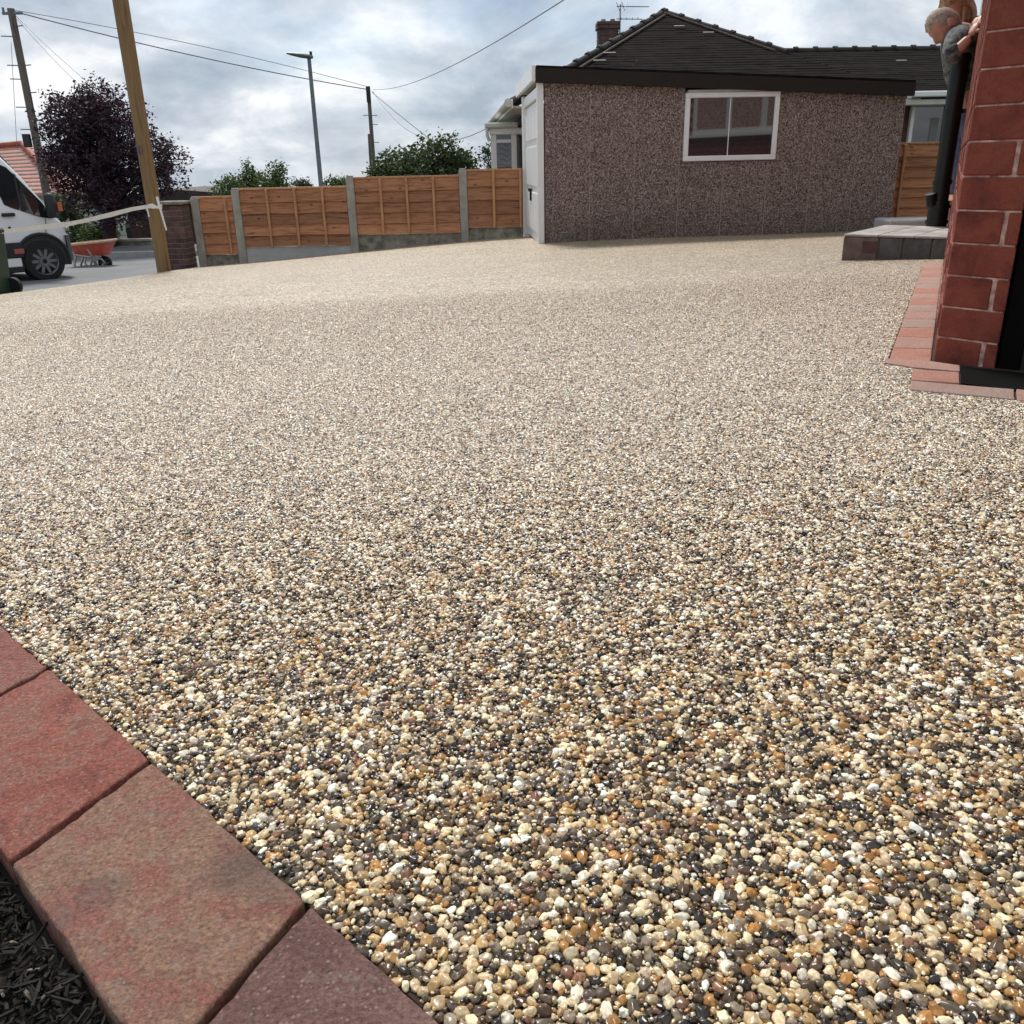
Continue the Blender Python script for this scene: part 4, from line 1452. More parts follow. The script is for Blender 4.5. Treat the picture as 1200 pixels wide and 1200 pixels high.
# walls
mb = MB()
mb.box(G(el + .35, ey + .35, -.6), GX * (wx_end - el - .5), GY * .25, UP * (EZ + .58))
mb.box(G(el + .35, ey + .62, -.6), GX * .25, GY * (RB - ey - .7), UP * (EZ + .58))
mb.build('wall', M['brick_dark'], BUN)
mb = MB()
mb.box(G(el + .02, ey + .04, EZ - .10), GX * (BW * 2 - .1), GY * .32, UP * .03)
mb.box(G(el + .02, ey + .38, EZ - .10), GX * .35, GY * (RB - ey - .4), UP * .03)
mb.build('soffit', M['offwhite'], BUN)
mb = MB()
mb.cbox(G(el - .02, ey - .04, EZ - .11), GX * .03, GY * (RB - ey), UP * .14, .004)
mb.build('fascia', M['white'], BUN)
# gutter of the left eave
mb = MB()
mb.tube([G(el - .07, ey - .1, EZ - .03), G(el - .07, RB, EZ - .03)], .065, 10)
mb.build('gutter', M['offwhite'], BUN, 40)
# gutter and window under the right wing, between garage and pipe
yw = (G(5, ey, 0)).y
gz = px(1085, 110, yw).z + 1.0
g0x = (px(1068, 110, yw) - GO).dot(GX)
mb = MB()
mb.cbox(G(g0x, ey - .10, gz - .045), GX * 4.0, GY * .1, UP * .09, .015)
mb.build('gutter', M['white'], BUN)
mb = MB()
mb.cbox(G(g0x - .1, ey - .02, gz - .16), GX * 4.1, GY * .25, UP * .085, .01)
mb.cbox(G(g0x - .06, ey - .12, gz - .07), GX * .055, GY * .06, UP * .26, .01)
mb.build('fascia', M['offwhite'], BUN)
wy = ey + .30
wo = G(0, wy, 0)
a0_, a1_ = hit(1066, 145, wo, GX)[0], hit(1106, 145, wo, GX)[0]
z1_ = hit(1085, 120, wo, GX)[1]; z0_ = hit(1085, 176, wo, GX)[1]
mb = MB()
a1x = a1_ + 1.2
for (x0, z0, x1, z1) in ((a0_, z0_, a1x, z0_ + .06), (a0_, z1_ - .06, a1x, z1_), (a0_, z0_ + .06, a0_ + .06, z1_ - .06), (a1_ - .02, z0_ + .06, a1_ + .04, z1_ - .06), (a1x - .06, z0_ + .06, a1x, z1_ - .06)):
    mb.cbox(wo + GX * x0 + UP * z0 + GY * -.02, GX * (x1 - x0), GY * .08, UP * (z1 - z0), .006)
wr = mb.build('window', M['white'], BUN)
mb = MB()
mb.box(wo + GX * (a0_ + .05) + UP * (z0_ + .05) + GY * .01, GX * (a1x - a0_ - .1), GY * .012, UP * (z1_ - z0_ - .1))
mb.build('pane', M['glass'], wr)
mb = MB()
mb.cbox(wo + GX * (a0_ + .36) + GY * .002 + UP * (z0_ + .062), GX * .14, GY * .007, UP * (z1_ - z0_ - .30), .003)
mb.build('curtain', M['curtain'], wr)
# bay window on the road side
by0 = Vector(px(576, 200, 17.6)); by1 = Vector(px(605, 200, 17.6))
bz_top = px(590, 150, 17.6).z; bz_gut = px(590, 143.5, 17.6).z; bz_bot = by0.z - 1.2
BX = (by1 - by0); BX.z = 0; bl = BX.length; BX.normalize()
BY = Vector((-BX.y, BX.x, 0))
bo = Vector((by0.x, by0.y, 0))
q = lambda x, y, z: bo + BX * x + BY * y + UP * z
mb = MB()
zg1 = px(590, 157, 17.6).z
mb.cbox(q(-.02, -.02, bz_top - .11), BX * (bl + .6), BY * 1.6, UP * .11, .01)
mb.build('bay_head', M['white'], BUN)
mb = MB()
mb.cbox(q(-.10, -.10, bz_top), BX * (bl + .15), BY * 1.75, UP * (bz_gut - bz_top), .02)
mb.tube([q(-.06, -.05, bz_gut), q(-.06, -.05, bz_top - .12), q(-.02, -.04, bz_top - .22)], .03, 8)
mb.build('bay_gutter', M['offwhite'], BUN)
mb = MB()
for x0, x1 in ((0, .11), (bl - .08, bl + .02)):
    mb.cbox(q(x0, 0, bz_bot), BX * (x1 - x0), BY * .08, UP * (bz_top - .112 - bz_bot), .008)
mb.cbox(q(0, .082, bz_bot), BX * .08, BY * 1.4, UP * (bz_top - .112 - bz_bot), .008)
zt_r = px(590, 165.5, 17.6).z
mb.cbox(q(.112, 0, zt_r - .03), BX * (bl - .196), BY * .07, UP * .06, .006)
mb.cbox(q(.112, 0, bz_bot), BX * (bl - .196), BY * .07, UP * .5, .006)
bayf = mb.build('window', M['white'], BUN)
mb = MB()
mb.box(q(.10, .03, bz_bot + .5), BX * (bl - .17), BY * .012, UP * (bz_top - .11 - bz_bot - .5))
mb.build('pane', M['glass'], bayf)
mb = MB()
for k in range(7):
    z = zt_r - .05 - k * .09
    mb.tube([q(.13 + .03 * (k % 2), .024, z), q(.2, .020, z + .02), q(.30, .022, z - .03), q(bl - .11, .024, z + .01)], .022, 6, flat=.3)
mb.build('curtain', M['curtain'], bayf)
# aerial
ab = ch + Vector((cwid / 2 + .03, .1, cz1 - ch.z - .35))
AER = thing('television_aerial', 'thin two-boom television aerial strapped to the brick chimney', 'aerial', ab)
hpx = lambda v: px(727, v, 21.3).z
mb = MB()
mb.tube([ab, Vector((ab.x, ab.y, hpx(5)))], .014, 8)
mb.build('mast', M['steel_grey'], AER)
for v, L_, nel in ((7.5, .62, 4), (22, .48, 4)):
    z = hpx(v)
    mb = MB()
    mb.tube([Vector((ab.x - .08, ab.y, z)), Vector((ab.x + L_, ab.y + .06, z - .01))], .009, 6)
    b_ = mb.build('boom', M['steel_grey'], AER)
    for i in range(nel):
        t = -.05 + i * .055 if v < 10 else .02 + i * .12
        mb = MB()
        e = Vector((ab.x + t, ab.y, z))
        dd = Vector((.05, .12, .10 if i % 2 else -.06)) if v < 10 else Vector((.02, .16, .0))
        mb.tube([e - dd, e + dd], .006, 5)
        mb.build('element', M['steel_grey'], b_)

# ------------------------------------------------------------------ timber fences
FY = 14.5
FEN = thing('timber_fence', 'stepped orange timber panel fence between concrete posts left of the garage', 'fence', (-2.4, FY, -1.3))
fp = lambda u, v: px(u, v, FY)


def fence_panel(parent, x0, x1, z0, z1, Y, rows, battens, frame_name='fence_panel', flip=1):
    mb_ = MB()
    mb_.cbox((x0, Y - .035, z1 - .012), (x1 - x0, 0, 0), (0, .07, 0), (0, 0, .030), .004)
    mb_.cbox((x0, Y - .015, z0), (.04, 0, 0), (0, .03, 0), (0, 0, z1 - z0 - .014), .004)
    mb_.cbox((x1 - .04, Y - .015, z0), (.04, 0, 0), (0, .03, 0), (0, 0, z1 - z0 - .014), .004)
    pan = mb_.build(frame_name, M['batten'], parent)
    h = (z1 - .014 - z0) / rows
    for r_ in range(rows):
        za_ = z0 + r_ * h
        b_ = MB()
        # feather-edged board: lower edge proud, waney
        n = 10
        vs, fs = [], []
        for i in range(n + 1):
            x = x0 + .004 + (x1 - x0 - .008) * i / n
            wav = .010 * noise.noise(Vector((x * 2.2, za_ * 9, 3)))
            vs += [(x, Y - .052, za_ - .020 + wav), (x, Y - .020, za_ + h + .012), (x, Y - .008, za_ + h + .012), (x, Y - .030, za_ - .020 + wav)]
        for i in range(n):
            a = i * 4; c = a + 4
            for j in range(4):
                j2 = (j + 1) % 4
                fs.append((a + j, c + j, c + j2, a + j2))
        fs += [(0, 1, 2, 3), (n * 4 + 3, n * 4 + 2, n * 4 + 1, n * 4)]
        b_.add(vs, fs)
        b_.build('board', M['board'], pan)
    for xb in battens:
        b_ = MB()
        b_.cbox((xb - .019, Y - .078, z0 - .03), (.038, 0, 0), (0, .030, 0), (0, 0, z1 - z0 + .02), .004)
        b_.build('batten', M['batten'], pan)
    return pan


posts = [(229, 232, 312.5), (276, 222, 306.5), (409.5, 207.5, 296), (543, 199, 284)]
pxs = []
for (u, vt, vb) in posts:
    # the post leans in the picture only because the camera tilts down
    b_ = fp(u + 7.5 * (1 if u < 300 else (.85 if u < 450 else .2)), vb); t_ = fp(u, vt)
    x = (b_.x + t_.x) / 2 if u > 520 else fp(u + 5 * (1 if u < 300 else .8), (vt + vb) / 2).x
    pxs.append(x)
    mb = MB()
    mb.cbox((x - .062, FY - .06, b_.z - .3), (.124, 0, 0), (0, .12, 0), (0, 0, t_.z - b_.z + .3), .012)
    mb.cbox((x - .050, FY - .05, t_.z + .0005), (.10, 0, 0), (0, .10, 0), (0, 0, .02), .009)
    mb.build('fence_post', M['concrete'], FEN)
xr = (px(612.0, 240, FY)).x
spans = [(pxs[0] + .064, pxs[1] - .064, fp(250, 231.2).z, fp(255, 296.5).z, 1, [.80]), (pxs[1] + .064, pxs[2] - .064, fp(340, 220.6).z, fp(345, 286.5).z, 2, [.255, .515, .775]),
         (pxs[2] + .064, pxs[3] - .064, fp(475, 207.6).z, fp(480, 272.0).z, 3, [.25, .50, .755]), (pxs[3] + .064, xr, fp(575, 199.3).z, fp(580, 264.5).z, 3, [.48, .97])]
for i, (x0, x1, z1, z0, kind_, bt) in enumerate(spans):
    fence_panel(FEN, x0, x1, z0, z1, FY, 5 if i != 3 else 4, [x0 + (x1 - x0) * t for t in bt])
    zb_ = min(zf(x0, FY), zf(x1, FY)) - .2
    mb = MB()
    mb.cbox((x0 - .005, FY - .03, zb_), (x1 - x0 + .01, 0, 0), (0, .05, 0), (0, 0, z0 - zb_ - .022), .006)
    mb.build('gravel_board', M[{1: 'concrete_moss', 2: 'concrete_pale', 3: 'concrete_moss'}[kind_]], FEN)

# short fence between garage and house
SY = 13.7
sp = lambda u, v: px(u, v, SY)
x0, x1 = sp(1031, 215).x, sp(1091, 215).x
SF = thing('short_fence', 'short orange timber fence panel between garage end and downpipe', 'fence', (x0, SY, -1.0))
pan = fence_panel(SF, x0, x1 + .05, sp(1060, 253).z, sp(1060, 168.5).z, SY, 7, [x0 + (x1 - x0) * .38], 'fence_panel')
mb = MB()
mb.cbox((x1 + .055, SY - .05, sp(1060, 262).z - .3), (.09, 0, 0), (0, .09, 0), (0, 0, sp(1060, 170).z - sp(1060, 262).z + .36), .008)
mb.build('fence_post', M['batten'], SF)
mb = MB()
mb.cbox((x0 - .2, SY - .06, sp(1060, 262).z - .3), (x1 - x0 + .25, 0, 0), (0, .05, 0), (0, 0, sp(1060, 254).z - sp(1060, 262).z + .3), .006)
mb.build('gravel_board', M['concrete_moss'], SF)
mb = MB()
c0, c1 = px(1042, 266, 11.2), px(1092, 266, 11.2)
mb.cbox((c0.x, c0.y, c0.z - .2), (c1.x - c0.x + .3, 0, 0), (0, .5, 0), (0, 0, px(1060, 257.5, 11.2).z - c0.z + .2), .02)
tag(mb.build('concrete_slab', M['concrete_pale'], None), 'long pale concrete slab lying below the short fence', 'concrete slab')

# brick gate pillar beside the pole
PY = 14.2
p0, p1 = px(197, 316, PY), px(231, 315, PY)
ptop = px(210, 240, PY).z
GPI = thing('gate_pillar', 'squat dark brick gate pillar with worn stone cap beside the timber pole', 'pillar', (p0.x, PY, p0.z))
pwid = p1.x - p0.x - .10
mb = MB()
mb.box((p0.x + .01, PY + .01, p0.z - .3), (pwid - .02, 0, 0), (0, pwid - .02, 0), (0, 0, ptop - p0.z + .28))
mb.build('mortar', M['mortar_grey'], GPI)
nrow = int((ptop - p0.z) / .078)
hrow = (ptop - p0.z) / nrow
for k in range(nrow):
    splits = (0, .5, 1) if k % 2 else (0, .24, .76, 1)
    for a, b_ in zip(splits[:-1], splits[1:]):
        brick_at('brick', Vector((p0.x + a * pwid + .004, PY + random.uniform(-.004, .003), p0.z + k * hrow)), Vector(((b_ - a) * pwid - .008, 0, 0)), Vector((0, pwid, 0)), UP * (hrow - .011), M['brick_dark'], GPI, .005)
mb = MB()
mb.cbox((p0.x - .03, PY - .03, ptop + .001), (pwid + .06, 0, 0), (0, pwid + .06, 0), (0, 0, .05), .012)
mb.build('cap_stone', M['concrete_moss'], GPI)

# brown roofed shed beyond the pillar
b0, b1 = px(190, 238, 26), px(262, 236, 26)
SH = thing('low_brown_outhouse', 'low outhouse with brown pitched roof just above the brick pillar', 'outhouse', (b0.x, 26, -2.4))
rz0 = px(225, 240, 26).z; rzp = px(200, 221, 26).z
mb = MB()
mb.box((b0.x - 1.0, 26, -2.6), (b1.x - b0.x + 1.6, 0, 0), (0, 3, 0), (0, 0, rz0 + 2.6))
mb.build('wall', M['brick_dark'], SH)
mb = MB()
rx = px(199, 221, 26).x
mb.prism([(b0.x - 2.2, 25.8, rz0 - .05), (b1.x + .9, 25.8, px(262, 226, 26).z - .12), (b1.x + .9, 25.8, px(262, 226, 26).z), (rx + 1.1, 25.8, px(228, 225, 26).z), (rx, 25.8, rzp), (b0.x - 2.2, 25.8, rz0 + .1)], (0, 3.4, 0))
mb.build('roof', M['roof_brown'], SH)

# ------------------------------------------------------------------ poles, lamp and lines
def pole(name, label, base, top, r0, r1, m, cat='pole', n=18):
    t = thing(name, label, cat, base)
    mb_ = MB()
    nseg = 7
    pts = [base.lerp(top, i / nseg) for i in range(nseg + 1)]
    mb_.tube([pts[0] - UP * .4] + pts, [r0] + [r0 + (r1 - r0) * i / nseg for i in range(nseg + 1)], n)
    mb_.build('shaft', m, t, 40)
    return t


pb1 = px(192.5, 317.5, 13.2)
ptp = Vector((px(141, 0, 13.2).x, 13.2, px(141, 0, 13.2).z))
ptp2 = pb1 + (ptp - pb1) * 1.9
POLE = pole('timber_pole', 'tall new brown timber pole at the drive edge with tape tied round it', pb1, ptp2, .098, .105, M['wood_pole'])
mb = MB()
pc = px(168, 180, 13.2)
mb.cbox(pc + Vector((-.03, -.115, 0)), (.06, 0, 0), (0, .012, 0), (0, 0, .10), .003)
mb.build('tag_plate', M['wood_pole_grey'], POLE)

lb, ltp = px(56, 236, 25), px(12.5, 10, 25)
lb = Vector((lb.x, 25, -2.1))
TP = pole('telegraph_pole', 'weathered telegraph pole with step pegs behind the white van', lb, Vector((ltp.x, 25, ltp.z)), .11, .085, M['wood_pole_grey'])
for i, (u, v, sgn) in enumerate(((22, 31, 1), (10, 43, -1), (28, 77, 1), (17, 77, -1), (21, 93, -1), (36, 109, 1), (27, 126, -1), (42, 142, 1), (33, 152, -1))):
    c = px(u, v, 25)
    mb = MB()
    cx = TP.location.x
    mb.tube([(cx, 25, c.z), (cx + sgn * .30, 24.95, c.z + .01)], .014, 6)
    mb.build('step_peg', M['steel_grey'], TP)
mb = MB()
c = px(36, 163, 25)
mb.cbox(c + Vector((-.12, -.2, -.2)), (.18, 0, 0), (0, .12, 0), (0, 0, .32), .01)
mb.build('junction_box', M['cable'], TP)
mb = MB()
c = px(13, 14, 25)
mb.cbox(c + Vector((-.22, -.05, -.06)), (.5, 0, 0), (0, .08, 0), (0, 0, .06), .01)
mb.tube([c + Vector((-.18, -.01, 0)), c + Vector((-.18, -.01, .10))], .03, 8)
mb.build('cable_bracket', M['steel_grey'], TP)

fb, ft = px(441, 240, 30), px(432, 101, 30)
fx = (px(438.3, 204, 30).x + ft.x) / 2
FP = pole('telegraph_pole', 'distant dark telegraph pole behind the fence, beside the green tree', Vector((fx, 30, -2.5)), Vector((fx, 30, ft.z)), .075, .055, M['wood_pole_grey'])
for v, sgn in ((135, -1), (135.5, 1), (146, 1), (167, 1)):
    mb = MB()
    z = px(434, v, 30).z
    mb.tube([(fx, 30, z), (fx + sgn * .22, 30, z)], .012, 6)
    mb.build('step_peg', M['steel_grey'], FP)
mb = MB()
z = px(432, 112, 30).z
mb.cbox((fx - .06, 29.88, z - .2), (.13, 0, 0), (0, .06, 0), (0, 0, .45), .01)
mb.build('junction_box', M['cable'], FP)
ss = px(432, 157, 29.6)
pole('thin_post', 'thin dark post standing close beside the distant telegraph pole', Vector((px(434.0, 204, 29.6).x, 29.6, -2.5)), Vector((px(432.5, 157, 29.6).x, 29.6, ss.z)), .05, .045, M['wood_pole_grey'], 'post', 10)

LY = 25.0
lt_ = px(363, 68, LY); lx = (px(375.3, 217, LY).x + lt_.x) / 2
LAMP = thing('street_lamp', 'slim grey street lamp with flat head leaning over the road', 'street lamp', (lx, LY, -2.2))
mb = MB()
mb.tube([(lx, LY, -2.4), (lx, LY, -.8), (lx, LY, -.75), (lx, LY, lt_.z)], [.075, .075, .062, .048], 14)
mb.build('column', M['steel_grey'], LAMP, 40)
hx0, hx1 = px(337, 64, LY), px(367, 68, LY)
mb = MB()
prof = [(0, .05), (.12, .085), (.45, .09), (.8, .06), (1, .03)]
pts, rad = [], []
for t, r_ in prof:
    pts.append(Vector((hx1.x + (hx0.x - hx1.x) * t, LY - .1 * t, hx1.z + (hx0.z - hx1.z) * t + .02))); rad.append(r_ * 1.3)
mb.tube(pts, rad, 12, flat=.5)
mb.build('lamp_head', M['steel_grey'], LAMP, 50)
mb = MB()
mb.tube([(hx1.x - .05, LY, hx1.z + .03), (hx1.x - .05, LY, hx1.z + .15)], .035, 8)
mb.build('photocell', M['cable'], LAMP)


def line(name, label, a, b, sag, r, m, n=16):
    a, b = Vector(a), Vector(b)
    mb_ = MB()
    mb_.tube([a.lerp(b, i / n) - UP * (sag * 4 * (i / n) * (1 - i / n)) for i in range(n + 1)], r, 6)
    return tag(mb_.build(name, m, None), label, 'cable')


a = px(15, 13, 25); b = px(432, 105, 30)
line('overhead_cable', 'thick overhead cable sagging from the weathered pole to the distant dark pole', a, b, .12, .014, M['cable_pale'])
line('overhead_cable', 'fainter overhead wire just above the thick cable between both telegraph poles', px(17, 12, 25), px(432, 102, 30), -.12, .008, M['cable_pale'])
line('overhead_cable', 'dark cable dropping from the distant pole down behind the green tree', px(436, 108, 30), px(520, 175, 26), .03, .011, M['cable_pale'])
line('overhead_cable', 'thin wire running from the distant pole to the bay window gutter', px(436, 106, 30), px(578, 146, 17.7), .75, .007, M['cable_pale'])
line('overhead_cable', 'thin wire climbing from the distant pole to the upper right sky', px(437, 105, 30), px(700, -26, 9.0), .25, .006, M['cable_pale'])
line('overhead_cable', 'upper of two thin wires dropping from the weathered pole into the purple tree', px(17, 17, 25), px(112, 104, 22.5), .05, .006, M['cable_pale'])
line('overhead_cable', 'lower of two thin wires dropping from the weathered pole into the purple tree', px(17, 19, 25), px(100, 106, 22.5), .06, .006, M['cable_pale'])
line('stay_wire', 'thin near vertical wire hanging left of the weathered telegraph pole', px(13, 50, 24.8), px(20, 175, 24.8), 0.0, .006, M['cable_pale'])

# ------------------------------------------------------------------ white van
VB = R(44)
VH = Vector((math.sin(VB), math.cos(VB), 0)); VL = Vector((-VH.y, VH.x, 0))
VO = px(57, 330, 15.3)
VAN = thing('white_van', 'white panel van parked on the road behind the green bin', 'van', VO, math.atan2(VH.y, VH.x))
V = lambda x, y, z: VO + VH * x + VL * y + UP * z
vh = lambda u, v: hit(u, v, VO, VH)
VW = 2.0


def side_y(z):
    return max(0, z - 1.15) * .13


stations = [(-4.6, 2.42, .05), (-4.4, 2.52, .0), (-2.2, 2.54, .0), (-1.6, 2.52, .0), (-1.30, 2.44, .0), (-1.02, 2.26, .0)]
ap0 = vh(4, 187); ap1 = vh(51, 238)
bon = [vh(62, 251), vh(73, 258.5), vh(81, 273), vh(85, 284)]
stations = [s_ for s_ in stations if s_[0] < ap0[0] - .25] + [(ap0[0] - .20, ap0[1] + .18, 0), (ap0[0], ap0[1] + .08, 0), ((ap0[0] + ap1[0]) / 2, (ap0[1] + ap1[1]) / 2 + .10, .0), (ap1[0], ap1[1] + .06, .01)]
stations += [(bon[0][0], bon[0][1] + .02, .02), (bon[1][0], bon[1][1], .05), (bon[2][0], bon[2][1], .12), (bon[3][0] + .01, bon[3][1] - .05, .22), (bon[3][0] + .06, .50, .36)]
fr_ = [0.0, .12, .3, .46, .6, .75, .88, .955, .99, 1.0]
ins = [.03, .0, .0, .0, .0, .0, .0, .02, .07, .20]
mb = MB()
z_lo = .30
rings = []
for (x, top, inset) in stations:
    ring = []
    for f_, i_ in zip(fr_, ins):
        z = z_lo + (top - z_lo) * f_
        ring.append((x, inset + i_ + side_y(z), z))
    ring += [(x, VW - y, z) for (x_, y, z) in ring[::-1]]
    rings.append(ring)
nr = len(rings[0])
vs = [V(*p) for r_ in rings for p in r_]
fs = []
for i in range(len(rings) - 1):
    for k in range(nr):
        k2 = (k + 1) % nr
        fs.append((i * nr + k, (i + 1) * nr + k, (i + 1) * nr + k2, i * nr + k2))
fs.append(tuple(range(nr))); fs.append(tuple((len(rings) - 1) * nr + k for k in range(nr))[::-1])
mb.add(vs, fs)
mb.build('body', M['van_white'], VAN, 40)


def side_panel(name, poly_uv, m, off=.006, th=.02, parent=None):
    mb_ = MB()
    P2 = [vh(u, v) for u, v in poly_uv]
    mb_.prism([V(x, side_y(z) - off, z) for x, z in P2], VL * th)
    return mb_.build(name, m, parent or VAN)


side_panel('window', [(-16, 196), (2, 193), (9, 196), (18, 205), (24, 215), (22.5, 246.5), (13, 243.5), (5, 240), (1, 231), (-2, 228), (-16, 228)], M['glass_dark'])
side_panel('window', [(20, 207), (49, 237), (60, 252), (61, 256), (50, 255), (40, 252.5), (24, 247)], M['glass_dark'], .007)
side_panel('window_pillar', [(17, 203), (19.5, 205), (26, 247), (23.5, 246)], M['trim'], .014)
mir = MB()
mc = V(vh(55, 241)[0], -.16, vh(55, 241)[1])
mir.tube([mc - UP * .19, mc - UP * .15, mc, mc + UP * .15, mc + UP * .20], [.04, .075, .085, .08, .04], 12)
mir.tube([mc - UP * .05, V(vh(52, 246)[0], .06, vh(52, 246)[1])], .04, 8)
mirror = mir.build('mirror', M['trim'], VAN, 60)
mb = MB()
oc = V(vh(62.5, 242)[0] + .03, -.18, vh(62.5, 242)[1])
mb.tube([oc - UP * .07, oc + UP * .07], [.045, .04], 8)
mb.build('indicator', M['orange'], mirror, 60)
mb = MB()
hx = vh(9, 251.5)
mb.cbox(V(hx[0] - .10, -.05, hx[1] - .03), VH * .2, VL * .045, UP * .055, .012)
mb.build('door_handle', M['trim'], VAN)
mb = MB()
hx = vh(11, 267)
mb.tube([V(hx[0], -.012, hx[1]), V(hx[0], .02, hx[1])], .022, 10)
mb.build('lock', M['trim'], VAN)
# seams
for a_, b_ in (((53.5, 256), (54, 278)),):
    A, B = vh(*a_), vh(*b_)
    mb = MB()
    mb.tube([V(A[0], -.001, A[1]), V(B[0], -.001, B[1])], .005, 5)
    mb.build('door_seam', M['trim'], VAN)
wzc = .352
mb = MB()
mb.cbox(V(-3.0, -.050, .42), VH * 2.70, VL * .07, UP * .24, .014)
mb.build('side_moulding', M['trim'], VAN)
mb = MB()
q_ = vh(21, 294.5)
mb.cbox(V(q_[0] - .07, -.060, q_[1] - .04), VH * .15, VL * .02, UP * .08, .006)
mb.build('reflector', M['red_lens'], VAN)
mb = MB()
mb.cbox(V(-3.0, -.045, .19), VH * 2.66, VL * .14, UP * .09, .01)
mb.build('sill', M['trim'], VAN)
mb = MB()
mb.cbox(V(-3.0, -.040, .282), VH * 2.64, VL * .10, UP * .136, .008)
mb.build('lower_panel', M['van_white'], VAN)
mb = MB()
mb.cbox(V(-4.4, .30, .18), VH * 4.6, VL * 1.4, UP * .13, .01)
mb.build('underbody', M['trim'], VAN)
# wheel arch lip and front bumper
mb = MB()
pts = []
for k in range(15):
    a = math.pi * (-.08 + 1.16 * k / 14)
    pts.append(V(.42 * math.cos(a), -.012, wzc + .42 * math.sin(a)))
mb.tube(pts, .024, 8)
mb.prism([V(.44 * math.cos(math.pi * (-.1 + 1.2 * k / 15)), -.004, max(.25, wzc + .44 * math.sin(math.pi * (-.1 + 1.2 * k / 15)))) for k in range(16)], VL * .04)
mb.build('wheel_arch', M['trim'], VAN, 50)
bx0 = bon[3][0]
mb = MB()
pts = [V(.43, -.015, z) for z in (.30, .78)]
plan = [(.42, -.012), (bx0 - .05, .06), (bx0 + .05, .22), (bx0 + .09, .5), (bx0 + .1, 1.0), (bx0 + .09, 1.5), (bx0 + .05, 1.78), (.42, 2.0)]
poly = [V(x, y, .30) for x, y in plan]
mb.prism(poly, UP * .42)
mb.build('bumper', M['trim'], VAN, 40)
mb = MB()
A = vh(70, 283)
mb.prism([V(x, y - .012, z) for x, y, z in ((.50, .03, .80), (bx0 - .02, .16, .78), (bx0 - .02, .16, .90), (.55, .04, .98))], VL * .05)
mb.build('headlight', M['glass_dark'], VAN)
mb = MB()
wsp = [(ap0[0] + .04, ap0[1] + .075), (ap1[0] - .02, ap1[1] + .075)]
mb.prism([V(wsp[0][0], .3, wsp[0][1] + .03), V(wsp[1][0], .18, wsp[1][1] + .03), V(wsp[1][0], VW - .18, wsp[1][1] + .03), V(wsp[0][0], VW - .3, wsp[0][1] + .03)], UP * .006)
mb.build('windscreen', M['glass_dark'], VAN)


def wheel(parent, c, axis, fwd, r, w, tm, rm, spokes=10):
    """tyre with rounded shoulders, dished rim with spokes"""
    e = parent
    mb_ = MB()
    prof = [(0, r * .66), (0, r * .90), (w * .12, r * .985), (w * .35, r), (w * .65, r), (w * .88, r * .985), (w, r * .9), (w, r * .66)]
    n = 32
    vs_, fs_ = [], []
    for k in range(n):
        a = 2 * math.pi * k / n
        d = fwd * math.cos(a) + UP * math.sin(a)
        for (o_, rr) in prof:
            vs_.append(c + axis * o_ + d * rr)
    m_ = len(prof)
    for k in range(n):
        k2 = (k + 1) % n
        for j in range(m_ - 1):
            fs_.append((k * m_ + j, k * m_ + j + 1, k2 * m_ + j + 1, k2 * m_ + j))
    mb_.add(vs_, fs_)
    ty = mb_.build('wheel', tm, e, 40)
    mb_ = MB()
    prof = [(.012, r * .68), (.030, r * .62), (.055, r * .60)]
    vs_, fs_ = [], []
    for k in range(n):
        a = 2 * math.pi * k / n
        d = fwd * math.cos(a) + UP * math.sin(a)
        for (o_, rr) in prof:
            vs_.append(c + axis * o_ + d * rr)
    for k in range(n):
        k2 = (k + 1) % n
        for j in range(2):
            fs_.append((k * 3 + j, k * 3 + j + 1, k2 * 3 + j + 1, k2 * 3 + j))
    mb_.add(vs_, fs_)
    for k in range(spokes):
        a = 2 * math.pi * k / spokes
        d = fwd * math.cos(a) + UP * math.sin(a)
        t_ = axis.cross(d)
        mb_.cbox(c + axis * .022 + d * r * .20 - t_ * r * .075, d * r * .40, t_ * r * .15, axis * .02, .004)
    mb_.tube([c + axis * .008, c + axis * .05], r * .24, 16)
    mb_.build('rim', rm, ty, 40)
    mb_ = MB()
    mb_.tube([c + axis * .06, c + axis * .065], r * .64, 24)
    mb_.tube([c + axis * .002, c + axis * .02], r * .11, 12)
    mb_.build('hub', tm, ty)
    return ty


wheel(VAN, V(0, -.035, wzc - .018), VL, VH, .335, .24, M['tyre'], M['rim'])
wheel(VAN, V(-3.3, -.035, wzc), VL, VH, .352, .24, M['tyre'], M['rim'])
wheel(VAN, V(0, VW + .035, wzc), -VL, VH, .352, .24, M['tyre'], M['rim'])

# ------------------------------------------------------------------ green wheelie bin
BNO = px(8, 343, 8.9)
bw = px(15, 330, 8.9).x - px(-45, 330, 8.9).x
BIN = thing('wheelie_bin', 'dark green wheelie bin cut by the left edge in front of the van', 'bin', BNO)
bt = px(5, 276, 8.9).z
bR0, bR1 = px(13.0, 336, 9.16).x, px(3.5, 276, 9.22).x
zb_ = float(road_z(np.array([bR0 - .15]), np.array([8.95]))[0]) + .025
mb = MB()
lo = [(bR0 - .42, 8.72, zb_), (bR0, 8.72, zb_), (bR0, 9.16, zb_), (bR0 - .42, 9.16, zb_)]
hi = [(bR1 - .50, 8.62, bt), (bR1 + .015, 8.62, bt), (bR1 + .015, 9.22, bt), (bR1 - .50, 9.22, bt)]
mb.add(lo + hi, [(0, 3, 2, 1), (4, 5, 6, 7), (0, 1, 5, 4), (1, 2, 6, 5), (2, 3, 7, 6), (3, 0, 4, 7)])
mb.build('body', M['green_plastic'], BIN)
mb = MB()
mb.cbox((bR1 - .53, 8.59, bt + .003), (.55, 0, 0), (0, .65, 0), (0, 0, .05), .015)
mb.cbox((bR1 - .40, 8.66, bt + .054), (.30, 0, 0), (0, .5, 0), (0, 0, .03), .012)
